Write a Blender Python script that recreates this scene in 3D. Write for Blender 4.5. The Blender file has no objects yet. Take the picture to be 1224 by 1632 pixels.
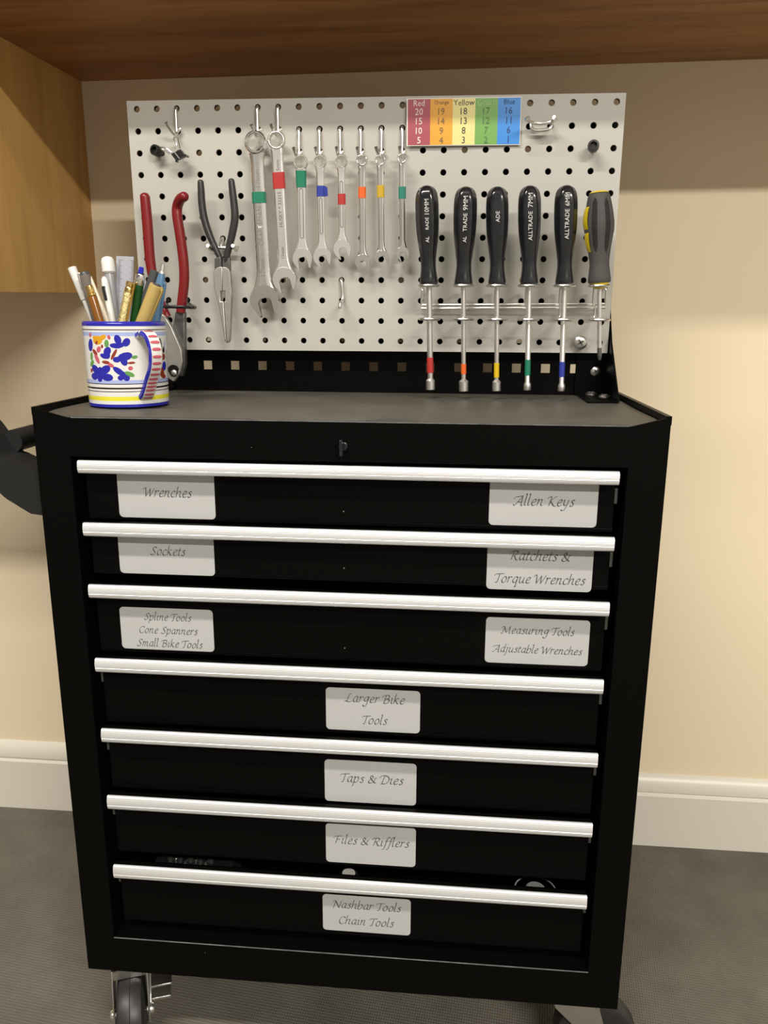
import bpy, bmesh, math, random
from mathutils import Vector, Matrix
random.seed(7)
scene = bpy.context.scene
COL = scene.collection

# ------------------------------------------------------------------ camera
cam_data = bpy.data.cameras.new('camera')
cam = bpy.data.objects.new('camera', cam_data)
COL.objects.link(cam)
cam_data.sensor_fit = 'VERTICAL'
cam_data.sensor_height = 36.0
cam_data.lens = 27.9406
cam_data.clip_start = 0.01
cam.matrix_world = Matrix(((0.996032, -0.025766, 0.085180, 0.113801), (0.088867, 0.237419, -0.967334, -1.044462), (0.004701, 0.971066, 0.238766, 0.916757), (0.000000, 0.000000, 0.000000, 1.000000)))
scene.camera = cam

# ------------------------------------------------------------------ world, lamps, exposure
scene.view_settings.view_transform = 'Standard'
scene.view_settings.look = 'None'
scene.view_settings.gamma = 1.0
scene.view_settings.use_curve_mapping = False
scene.view_settings.exposure = 1.0
AMBIENT = 0.30
L_NEAR = 27.0
L_FAR = 72.0
LAMP_COL = (1.0, 0.955, 0.875)
world = bpy.data.worlds.new('room_light')
scene.world = world
world.use_nodes = True
wn = world.node_tree
wn.nodes.clear()
w_out = wn.nodes.new('ShaderNodeOutputWorld')
w_bg = wn.nodes.new('ShaderNodeBackground')
w_tc = wn.nodes.new('ShaderNodeTexCoord')
w_sep = wn.nodes.new('ShaderNodeSeparateXYZ')
w_map = wn.nodes.new('ShaderNodeMapRange')
w_map.inputs['From Min'].default_value = -1
w_map.inputs['From Max'].default_value = 1
w_ramp = wn.nodes.new('ShaderNodeValToRGB')
cr = w_ramp.color_ramp
cr.elements[0].position = 0.0
cr.elements[0].color = (0.85, 0.74, 0.58, 1)
cr.elements[1].position = 1.0
cr.elements[1].color = (0.42, 0.40, 0.36, 1)
for pos, c in ((0.30, (0.88, 0.79, 0.64, 1)), (0.46, (0.62, 0.56, 0.46, 1)), (0.51, (0.55, 0.50, 0.42, 1)), (0.56, (0.95, 0.88, 0.76, 1)), (0.64, (0.85, 0.79, 0.68, 1)), (0.66, (0.36, 0.34, 0.30, 1)), (0.80, (0.36, 0.34, 0.30, 1))):
    e = cr.elements.new(pos)
    e.color = c
wn.links.new(w_tc.outputs['Generated'], w_sep.inputs[0])
wn.links.new(w_sep.outputs['Z'], w_map.inputs['Value'])
wn.links.new(w_map.outputs[0], w_ramp.inputs[0])
w_side = wn.nodes.new('ShaderNodeMapRange')        # the room is open and brighter towards the right
w_side.inputs['From Min'].default_value = -1
w_side.inputs['From Max'].default_value = 1
w_side.inputs['To Min'].default_value = 0.55
w_side.inputs['To Max'].default_value = 1.45
w_mul = wn.nodes.new('ShaderNodeVectorMath')
w_mul.operation = 'SCALE'
wn.links.new(w_sep.outputs['X'], w_side.inputs['Value'])
wn.links.new(w_ramp.outputs[0], w_mul.inputs[0])
wn.links.new(w_side.outputs[0], w_mul.inputs['Scale'])
wn.links.new(w_mul.outputs[0], w_bg.inputs['Color'])
w_bg.inputs['Strength'].default_value = AMBIENT
wn.links.new(w_bg.outputs[0], w_out.inputs[0])


def area_lamp(name, loc, sx, sy, power):
    d = bpy.data.lights.new(name, 'AREA')
    d.shape = 'RECTANGLE'
    d.size = sx
    d.size_y = sy
    d.energy = power
    d.color = LAMP_COL
    o = bpy.data.objects.new(name, d)
    o.location = loc
    COL.objects.link(o)
    return o


area_lamp('ceiling_lamp_near', (-0.60, -1.33, 2.44), 1.2, 0.12, L_NEAR)
area_lamp('ceiling_lamp_far', (1.40, -2.72, 2.44), 1.5, 0.16, L_FAR)


# ------------------------------------------------------------------ materials
def s2l(c):
    return c / 12.92 if c <= 0.04045 else ((c + 0.055) / 1.055) ** 2.4


def rgb(r, g, b):
    return (s2l(r / 255), s2l(g / 255), s2l(b / 255), 1)


def mat(name, col, rough=0.5, metal=0.0, spec=0.5, bump=0.0, bscale=200.0, vary=0.0, vscale=20.0, coat=0.0, trans=0.0, stretch=None, col2=None):
    m = bpy.data.materials.new(name)
    m.use_nodes = True
    nt = m.node_tree
    b = nt.nodes['Principled BSDF']
    b.inputs['Base Color'].default_value = col
    b.inputs['Roughness'].default_value = rough
    b.inputs['Metallic'].default_value = metal
    b.inputs['Specular IOR Level'].default_value = spec
    b.inputs['Coat Weight'].default_value = coat
    b.inputs['Transmission Weight'].default_value = trans
    if bump or vary:
        tc = nt.nodes.new('ShaderNodeTexCoord')
        mp = nt.nodes.new('ShaderNodeMapping')
        nt.links.new(tc.outputs['Object'], mp.inputs['Vector'])
        if stretch:
            mp.inputs['Scale'].default_value = stretch
    if vary:
        nz = nt.nodes.new('ShaderNodeTexNoise')
        nz.inputs['Scale'].default_value = vscale
        nz.inputs['Detail'].default_value = 6
        rp = nt.nodes.new('ShaderNodeValToRGB')
        rp.color_ramp.elements[0].position = 0.3
        rp.color_ramp.elements[1].position = 0.72
        k = 1 - vary
        rp.color_ramp.elements[0].color = (col[0] * k, col[1] * k, col[2] * k, 1)
        rp.color_ramp.elements[1].color = col2 if col2 else (min(1, col[0] * (1 + vary)), min(1, col[1] * (1 + vary)), min(1, col[2] * (1 + vary)), 1)
        nt.links.new(mp.outputs[0], nz.inputs['Vector'])
        nt.links.new(nz.outputs[0], rp.inputs[0])
        nt.links.new(rp.outputs[0], b.inputs['Base Color'])
    if bump:
        nb = nt.nodes.new('ShaderNodeTexNoise')
        nb.inputs['Scale'].default_value = bscale
        nb.inputs['Detail'].default_value = 3
        bp = nt.nodes.new('ShaderNodeBump')
        bp.inputs['Strength'].default_value = bump
        bp.inputs['Distance'].default_value = 0.001
        nt.links.new(mp.outputs[0], nb.inputs['Vector'])
        nt.links.new(nb.outputs[0], bp.inputs['Height'])
        nt.links.new(bp.outputs[0], b.inputs['Normal'])
    return m


def wood(name, c_lo, c_hi, axis, rings, rough=0.45, spec=0.35):
    """wood grain running along one object axis"""
    m = bpy.data.materials.new(name)
    m.use_nodes = True
    nt = m.node_tree
    b = nt.nodes['Principled BSDF']
    tc = nt.nodes.new('ShaderNodeTexCoord')
    mp = nt.nodes.new('ShaderNodeMapping')
    sc = [rings, rings, rings]
    sc[axis] = rings * 0.09
    mp.inputs['Scale'].default_value = sc
    nt.links.new(tc.outputs['Object'], mp.inputs['Vector'])
    n1 = nt.nodes.new('ShaderNodeTexNoise')
    n1.inputs['Scale'].default_value = 1.6
    n1.inputs['Detail'].default_value = 8
    n1.inputs['Roughness'].default_value = 0.62
    n1.inputs['Distortion'].default_value = 0.9
    n2 = nt.nodes.new('ShaderNodeTexNoise')
    n2.inputs['Scale'].default_value = 11.0
    n2.inputs['Detail'].default_value = 4
    mx = nt.nodes.new('ShaderNodeMath')
    mx.operation = 'MULTIPLY_ADD'
    mx.inputs[1].default_value = 0.35
    nt.links.new(mp.outputs[0], n1.inputs['Vector'])
    nt.links.new(mp.outputs[0], n2.inputs['Vector'])
    nt.links.new(n2.outputs[0], mx.inputs[0])
    nt.links.new(n1.outputs[0], mx.inputs[2])
    rp = nt.nodes.new('ShaderNodeValToRGB')
    rp.color_ramp.elements[0].position = 0.48
    rp.color_ramp.elements[1].position = 0.86
    rp.color_ramp.elements[0].color = c_lo
    rp.color_ramp.elements[1].color = c_hi
    nt.links.new(mx.outputs[0], rp.inputs[0])
    nt.links.new(rp.outputs[0], b.inputs['Base Color'])
    b.inputs['Roughness'].default_value = rough
    b.inputs['Specular IOR Level'].default_value = spec
    return m


def floor_material():
    m = bpy.data.materials.new('rubber_flooring')
    m.use_nodes = True
    nt = m.node_tree
    b = nt.nodes['Principled BSDF']
    tc = nt.nodes.new('ShaderNodeTexCoord')
    n1 = nt.nodes.new('ShaderNodeTexNoise')
    n1.inputs['Scale'].default_value = 7
    n1.inputs['Detail'].default_value = 7
    n1.inputs['Roughness'].default_value = 0.6
    rp = nt.nodes.new('ShaderNodeValToRGB')
    rp.color_ramp.elements[0].position = 0.3
    rp.color_ramp.elements[1].position = 0.75
    rp.color_ramp.elements[0].color = rgb(95, 90, 81)
    rp.color_ramp.elements[1].color = rgb(120, 114, 104)
    nt.links.new(tc.outputs['Object'], n1.inputs['Vector'])
    nt.links.new(n1.outputs[0], rp.inputs[0])
    # fine woven relief: two crossed sets of ridges
    mp = nt.nodes.new('ShaderNodeMapping')
    mp.inputs['Rotation'].default_value = (0, 0, 0.12)
    nt.links.new(tc.outputs['Object'], mp.inputs['Vector'])
    w1 = nt.nodes.new('ShaderNodeTexWave')
    w1.bands_direction = 'X'
    w1.inputs['Scale'].default_value = 95
    w2 = nt.nodes.new('ShaderNodeTexWave')
    w2.bands_direction = 'Y'
    w2.inputs['Scale'].default_value = 70
    for w in (w1, w2):
        w.inputs['Distortion'].default_value = 0.6
        nt.links.new(mp.outputs[0], w.inputs['Vector'])
    mul = nt.nodes.new('ShaderNodeMath')
    mul.operation = 'MULTIPLY'
    nt.links.new(w1.outputs['Fac'], mul.inputs[0])
    nt.links.new(w2.outputs['Fac'], mul.inputs[1])
    bp = nt.nodes.new('ShaderNodeBump')
    bp.inputs['Strength'].default_value = 0.55
    bp.inputs['Distance'].default_value = 0.0015
    nt.links.new(mul.outputs[0], bp.inputs['Height'])
    nt.links.new(bp.outputs[0], b.inputs['Normal'])
    nt.links.new(rp.outputs[0], b.inputs['Base Color'])
    b.inputs['Roughness'].default_value = 0.75
    b.inputs['Specular IOR Level'].default_value = 0.25
    return m


def dusty_black(name, rough=0.33):
    """black powder coat with a light orange peel and scattered pale dust specks"""
    m = mat(name, (0.0022, 0.0022, 0.0020, 1), rough=rough, spec=0.07, bump=0.16, bscale=900)
    nt = m.node_tree
    b = nt.nodes['Principled BSDF']
    tc = nt.nodes.new('ShaderNodeTexCoord')
    v = nt.nodes.new('ShaderNodeTexVoronoi')
    v.inputs['Scale'].default_value = 55
    lt = nt.nodes.new('ShaderNodeMath')
    lt.operation = 'LESS_THAN'
    lt.inputs[1].default_value = 0.035
    nz = nt.nodes.new('ShaderNodeTexNoise')
    nz.inputs['Scale'].default_value = 22
    gt = nt.nodes.new('ShaderNodeMath')
    gt.operation = 'GREATER_THAN'
    gt.inputs[1].default_value = 0.60
    mu = nt.nodes.new('ShaderNodeMath')
    mu.operation = 'MULTIPLY'
    mix = nt.nodes.new('ShaderNodeMix')
    mix.data_type = 'RGBA'
    mix.inputs['A'].default_value = (0.0022, 0.0022, 0.0020, 1)
    mix.inputs['B'].default_value = (0.25, 0.24, 0.22, 1)
    nt.links.new(tc.outputs['Object'], v.inputs['Vector'])
    nt.links.new(tc.outputs['Object'], nz.inputs['Vector'])
    nt.links.new(v.outputs['Distance'], lt.inputs[0])
    nt.links.new(nz.outputs[0], gt.inputs[0])
    nt.links.new(lt.outputs[0], mu.inputs[0])
    nt.links.new(gt.outputs[0], mu.inputs[1])
    nt.links.new(mu.outputs[0], mix.inputs['Factor'])
    nt.links.new(mix.outputs['Result'], b.inputs['Base Color'])
    return m


M = {}
M['wall'] = mat('wall_paint', rgb(239, 222, 191), rough=0.8, spec=0.2, bump=0.05, bscale=350)
M['trim'] = mat('trim_paint', rgb(226, 220, 206), rough=0.35, spec=0.45)
M['floor'] = floor_material()
M['oak'] = wood('dark_oak_veneer', rgb(128, 84, 46), rgb(172, 120, 72), 0, 14)
M['birch'] = wood('birch_panel', rgb(182, 136, 72), rgb(216, 172, 104), 2, 6)
M['black'] = dusty_black('black_powder_coat')
M['black_in'] = mat('black_steel_inside', (0.004, 0.004, 0.004, 1), rough=0.5, spec=0.25)
M['worn'] = mat('rubbed_edge_highlight', rgb(118, 118, 120), rough=0.4, spec=0.4, vary=0.4, vscale=60)  # lip edge highlight put into the colour, together with paint wear
M['alu'] = mat('brushed_aluminium', (0.86, 0.86, 0.865, 1), rough=0.42, metal=0.55, bump=0.04, bscale=300, stretch=(0.02, 1, 1))
M['sticker'] = mat('white_sticker_paper', rgb(182, 181, 180), rough=0.6, spec=0.3, vary=0.015, vscale=60)
M['ink'] = mat('grey_black_ink', rgb(84, 80, 80), rough=0.7, spec=0.1)
M['rubber_mat'] = mat('tray_rubber', rgb(82, 78, 70), rough=0.5, spec=0.45, bump=0.08, bscale=500, vary=0.22, vscale=14)
M['board'] = mat('painted_hardboard', rgb(184, 181, 173), rough=0.45, spec=0.4, vary=0.015, vscale=9)
M['chrome'] = mat('chrome', (0.86, 0.84, 0.82, 1), rough=0.14, metal=1.0)
M['satin'] = mat('satin_steel', (0.80, 0.77, 0.74, 1), rough=0.36, metal=1.0, bump=0.03, bscale=700)
M['zinc'] = mat('zinc_plated_wire', (0.72, 0.70, 0.66, 1), rough=0.3, metal=1.0)
M['steel'] = mat('dull_grey_steel', (0.50, 0.48, 0.45, 1), rough=0.45, metal=0.9, vary=0.1, vscale=90)
M['darksteel'] = mat('dark_grey_steel', (0.16, 0.16, 0.155, 1), rough=0.4, metal=0.8, vary=0.15, vscale=90)
M['engrave'] = mat('stamped_mark', (0.20, 0.19, 0.18, 1), rough=0.5, metal=0.7)
M['emboss'] = mat('raised_mark', (0.62, 0.58, 0.52, 1), rough=0.28, metal=1.0)
M['handle_black'] = mat('glossy_black_plastic', (0.012, 0.012, 0.014, 1), rough=0.16, spec=0.6, vary=0.3, vscale=120)
M['print_white'] = mat('white_print', rgb(203, 203, 198), rough=0.6)
M['grip_grey'] = mat('grey_rubber_grip', rgb(76, 74, 72), rough=0.65, spec=0.25, bump=0.1, bscale=600)
M['grip_dark'] = mat('dark_rubber_knurl', rgb(44, 42, 41), rough=0.7, spec=0.2, bump=0.9, bscale=900)
M['yellow'] = mat('yellow_plastic', rgb(215, 187, 25), rough=0.35)
M['red_dip'] = mat('red_vinyl_dip', rgb(122, 24, 27), rough=0.3, spec=0.5, vary=0.06, vscale=50)
M['dark_dip'] = mat('dark_grey_vinyl_dip', rgb(48, 47, 47), rough=0.36, spec=0.5)
M['black_rubber'] = mat('black_rubber', (0.012, 0.012, 0.012, 1), rough=0.55, spec=0.35)
M['wheel'] = mat('caster_rubber', (0.022, 0.021, 0.021, 1), rough=0.42, spec=0.45)
M['t_red'] = mat('red_tape', rgb(176, 49, 47), rough=0.4)
M['t_orange'] = mat('orange_tape', rgb(223, 98, 38), rough=0.4)
M['t_yellow'] = mat('yellow_tape', rgb(214, 180, 23), rough=0.4)
M['t_mustard'] = mat('mustard_tape', rgb(193, 159, 38), rough=0.4)
M['t_green'] = mat('green_tape', rgb(26, 119, 91), rough=0.4)
M['t_teal'] = mat('teal_tape', rgb(34, 121, 104), rough=0.4)
M['t_blue'] = mat('blue_tape', rgb(45, 59, 151), rough=0.4)
M['c_red'] = mat('chart_red', rgb(168, 79, 91), rough=0.45)
M['c_orange'] = mat('chart_orange', rgb(225, 163, 55), rough=0.45)
M['c_yellow'] = mat('chart_yellow', rgb(229, 219, 144), rough=0.45)
M['c_green'] = mat('chart_green', rgb(115, 168, 83), rough=0.45)
M['c_blue'] = mat('chart_blue', rgb(59, 138, 219), rough=0.45)
M['c_white'] = mat('chart_paper', rgb(225, 221, 212), rough=0.5)
M['ct_white'] = mat('chart_white_ink', rgb(231, 214, 210), rough=0.5)
M['ct_brown'] = mat('chart_brown_ink', rgb(132, 98, 66), rough=0.5)
M['ct_dark'] = mat('chart_dark_ink', rgb(74, 74, 66), rough=0.5)
M['ct_green'] = mat('chart_pale_green_ink', rgb(163, 195, 132), rough=0.5)
M['ct_moss'] = mat('chart_moss_ink', rgb(83, 115, 66), rough=0.5)
M['ct_navy'] = mat('chart_navy_ink', rgb(26, 57, 113), rough=0.5)
M['ceramic'] = mat('white_glaze', rgb(223, 221, 217), rough=0.12, spec=0.55)
M['g_blue'] = mat('cobalt_glaze', rgb(42, 40, 161), rough=0.14)
M['g_pale'] = mat('pale_blue_glaze', rgb(166, 178, 223), rough=0.14)
M['g_rose'] = mat('rose_glaze', rgb(195, 91, 104), rough=0.14)
M['g_brown'] = mat('brown_glaze', rgb(142, 57, 38), rough=0.14)
M['g_black'] = mat('dark_plum_glaze', rgb(42, 19, 26), rough=0.14)
M['g_green'] = mat('leaf_green_glaze', rgb(98, 151, 79), rough=0.14)
M['g_yellow'] = mat('lemon_glaze', rgb(223, 214, 60), rough=0.14)
M['g_amber'] = mat('amber_glaze', rgb(215, 155, 34), rough=0.14)
M['p_white'] = mat('white_plastic', rgb(223, 221, 215), rough=0.3)
M['p_cream'] = mat('cream_plastic', rgb(219, 206, 181), rough=0.3)
M['p_smoke'] = mat('smoky_grey_plastic', rgb(115, 106, 98), rough=0.15, spec=0.6)
M['p_grey'] = mat('silver_grey_plastic', rgb(149, 149, 151), rough=0.3)
M['p_amber'] = mat('amber_brown_lacquer', rgb(127, 79, 28), rough=0.2)
M['gold'] = mat('polished_gold', (0.83, 0.60, 0.22, 1), rough=0.2, metal=1.0)
M['gold_knurl'] = mat('knurled_gold', (0.66, 0.55, 0.26, 1), rough=0.35, metal=0.9, bump=1.0, bscale=700)
M['p_green'] = mat('bottle_green_plastic', rgb(15, 70, 25), rough=0.2)
M['p_blue'] = mat('blue_plastic', rgb(32, 38, 180), rough=0.25)
M['p_charcoal'] = mat('charcoal_plastic', rgb(68, 69, 71), rough=0.4)
M['p_tan'] = mat('tan_card', rgb(176, 151, 87), rough=0.5)
M['p_slate'] = mat('slate_blue_plastic', rgb(83, 119, 151), rough=0.25)
M['p_black'] = mat('black_plastic', (0.02, 0.02, 0.022, 1), rough=0.3)
M['ruler'] = mat('ruler_steel', rgb(150, 150, 158), rough=0.5, metal=0.2)


# ------------------------------------------------------------------ mesh building
WORLD_AT = {}


def catmull(pts, n=6):
    if len(pts) < 3:
        return [tuple(p) for p in pts]
    out = []
    for i in range(len(pts) - 1):
        p0 = pts[max(i - 1, 0)]
        p1 = pts[i]
        p2 = pts[i + 1]
        p3 = pts[min(i + 2, len(pts) - 1)]
        for k in range(n):
            t = k / n
            out.append(tuple(0.5 * (2 * b + (c - a) * t + (2 * a - 5 * b + 4 * c - d) * t * t + (3 * b - a - 3 * c + d) * t ** 3) for a, b, c, d in zip(p0, p1, p2, p3)))
    out.append(tuple(pts[-1]))
    return out


class MB:
    """collects shapes (world coordinates) that end up as ONE mesh object"""

    def __init__(self):
        self.v = []
        self.f = []
        self.m = []

    def add(self, vs, fs, mi=0):
        o = len(self.v)
        self.v += [tuple(p) for p in vs]
        for f in fs:
            self.f.append(tuple(i + o for i in f))
            self.m.append(mi)

    def box(self, x0, x1, y0, y1, z0, z1, mi=0):
        vs = [(x, y, z) for x in (x0, x1) for y in (y0, y1) for z in (z0, z1)]
        self.add(vs, [(0, 1, 3, 2), (4, 6, 7, 5), (0, 4, 5, 1), (2, 3, 7, 6), (0, 2, 6, 4), (1, 5, 7, 3)], mi)

    def prism_y(self, poly, y0, y1, mi=0):
        """outline in x,z pushed from y0 to y1"""
        n = len(poly)
        vs = [(p[0], y0, p[1]) for p in poly] + [(p[0], y1, p[1]) for p in poly]
        fs = [tuple(range(n)), tuple(range(2 * n - 1, n - 1, -1))]
        fs += [(i, i + n, (i + 1) % n + n, (i + 1) % n) for i in range(n)]
        self.add(vs, fs, mi)

    def prism_x(self, poly, x0, x1, mi=0):
        """outline in y,z pushed from x0 to x1"""
        n = len(poly)
        vs = [(x0, p[0], p[1]) for p in poly] + [(x1, p[0], p[1]) for p in poly]
        fs = [tuple(range(n)), tuple(range(2 * n - 1, n - 1, -1))]
        fs += [(i, i + n, (i + 1) % n + n, (i + 1) % n) for i in range(n)]
        self.add(vs, fs, mi)

    def sheet(self, a, b, c, d, mi=0):
        self.add([a, b, c, d], [(0, 1, 2, 3)], mi)

    def rings(self, rings, mi=0, close=True, caps=True):
        """skin a list of vertex rings of equal size"""
        n = len(rings[0])
        vs = [p for r in rings for p in r]
        fs = []
        for i in range(len(rings) - 1):
            for k in range(n):
                if not close and k == n - 1:
                    continue
                a = i * n + k
                b = i * n + (k + 1) % n
                fs.append((a, b, b + n, a + n))
        if caps:
            fs.append(tuple(range(n - 1, -1, -1)))
            fs.append(tuple(range((len(rings) - 1) * n, len(rings) * n)))
        self.add(vs, fs, mi)

    def tube(self, pts, r, mi=0, seg=10, closed=False, flat=1.0):
        """round bar along a path; r a number or one per point"""
        P = [Vector(p) for p in pts]
        n = len(P)
        rs = r if isinstance(r, (list, tuple)) else [r] * n
        up = None
        rings = []
        for i in range(n):
            if closed:
                t = (P[(i + 1) % n] - P[i - 1]).normalized()
            else:
                t = (P[min(i + 1, n - 1)] - P[max(i - 1, 0)]).normalized()
            if up is None:
                up = Vector((0, -1, 0)) if abs(t.y) < 0.9 else Vector((0, 0, 1))
            a = (up - t * up.dot(t)).normalized()
            b = t.cross(a)
            up = a
            rings.append([P[i] + (a * math.cos(q) * flat + b * math.sin(q)) * rs[i] for q in [2 * math.pi * k / seg for k in range(seg)]])
        if closed:
            rings.append(rings[0])
        self.rings(rings, mi, caps=not closed)

    def lathe(self, base, axis, prof, mi=0, seg=24, ref=None, shape=None):
        """turned solid: prof is (distance along the axis, radius)"""
        A = Vector(axis).normalized()
        U = Vector(ref) if ref else (Vector((0, -1, 0)) if abs(A.y) < 0.9 else Vector((0, 0, 1)))
        U = (U - A * U.dot(A)).normalized()
        W = A.cross(U)
        B = Vector(base)
        rings = []
        for s, r in prof:
            rg = []
            for k in range(seg):
                q = 2 * math.pi * k / seg
                rr = r * (shape(q, s) if shape else 1)
                rg.append(B + A * s + (U * math.cos(q) + W * math.sin(q)) * rr)
            rings.append(rg)
        self.rings(rings, mi)

    def build(self, name, mats, parent=None, origin=None, bevel=0.0, smooth=35, seg=2):
        P = WORLD_AT[parent.name] if parent else Vector((0, 0, 0))
        if origin is None:
            xs, ys, zs = zip(*self.v)
            origin = ((min(xs) + max(xs)) / 2, (min(ys) + max(ys)) / 2, min(zs))
        O = Vector(origin)
        me = bpy.data.meshes.new(name)
        me.from_pydata([(p[0] - O.x, p[1] - O.y, p[2] - O.z) for p in self.v], [], self.f)
        if not isinstance(mats, (list, tuple)):
            mats = [mats]
        for k in mats:
            me.materials.append(M[k])
        me.polygons.foreach_set('material_index', self.m)
        bm = bmesh.new()
        bm.from_mesh(me)
        bmesh.ops.recalc_face_normals(bm, faces=bm.faces)
        bm.to_mesh(me)
        bm.free()
        me.polygons.foreach_set('use_smooth', [True] * len(me.polygons))
        me.set_sharp_from_angle(angle=math.radians(smooth))
        o = bpy.data.objects.new(name, me)
        COL.objects.link(o)
        o.location = O - P
        if parent:
            o.parent = parent
        WORLD_AT[o.name] = O
        if bevel:
            b = o.modifiers.new('bevel', 'BEVEL')
            b.width = bevel
            b.segments = seg
            b.limit_method = 'ANGLE'
            b.angle_limit = math.radians(38)
        return o


def tag(o, label=None, cat=None, group=None, kind=None):
    if label:
        o['label'] = label
    if cat:
        o['category'] = cat
    if group:
        o['group'] = group
    if kind:
        o['kind'] = kind
    return o


def thing(name, loc, label, cat, group=None):
    o = bpy.data.objects.new(name, None)
    o.empty_display_size = 0.02
    COL.objects.link(o)
    o.location = loc
    WORLD_AT[o.name] = Vector(loc)
    return tag(o, label, cat, group)


def arc(cx, cz, r, a0, a1, n):
    return [(cx + r * math.cos(a0 + (a1 - a0) * k / n), cz + r * math.sin(a0 + (a1 - a0) * k / n)) for k in range(n + 1)]


def rounded_rect(x0, x1, z0, z1, r, n=4):
    h = math.pi / 2
    return arc(x1 - r, z1 - r, r, 0, h, n) + arc(x0 + r, z1 - r, r, h, 2 * h, n) + arc(x0 + r, z0 + r, r, 2 * h, 3 * h, n) + arc(x1 - r, z0 + r, r, 3 * h, 4 * h, n)


# printed lettering with Blender's own built-in font, turned into plain faces
def font_faces(text, bold=0.0, res=2):
    cu = bpy.data.curves.new('lettering', 'FONT')
    cu.body = text
    cu.size = 1.0
    cu.align_x = 'CENTER'
    cu.align_y = 'CENTER'
    cu.resolution_u = res
    cu.offset = bold
    ob = bpy.data.objects.new('lettering', cu)
    COL.objects.link(ob)
    dg = bpy.context.evaluated_depsgraph_get()
    me = bpy.data.meshes.new_from_object(ob.evaluated_get(dg))
    vs = [tuple(v.co) for v in me.vertices]
    fs = [tuple(p.vertices) for p in me.polygons]
    bpy.data.objects.remove(ob)
    bpy.data.meshes.remove(me)
    bpy.data.curves.remove(cu)
    xs = [v[0] for v in vs]
    ys = [v[1] for v in vs]
    cx, cy = (min(xs) + max(xs)) / 2, (min(ys) + max(ys)) / 2
    w, h = max(xs) - min(xs), max(ys) - min(ys)
    return [((v[0] - cx) / h, (v[1] - cy) / h) for v in vs], fs, w / h


def put_text(mb, text, c, right, up, height=None, width=None, mi=0, bold=0.0, squeeze=1.0):
    vs, fs, asp = font_faces(text, bold)
    h = height if height else width / asp
    R = Vector(right).normalized()
    U = Vector(up).normalized()
    C = Vector(c)
    mb.add([C + R * x * h * squeeze + U * y * h for x, y in vs], fs, mi)


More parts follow.
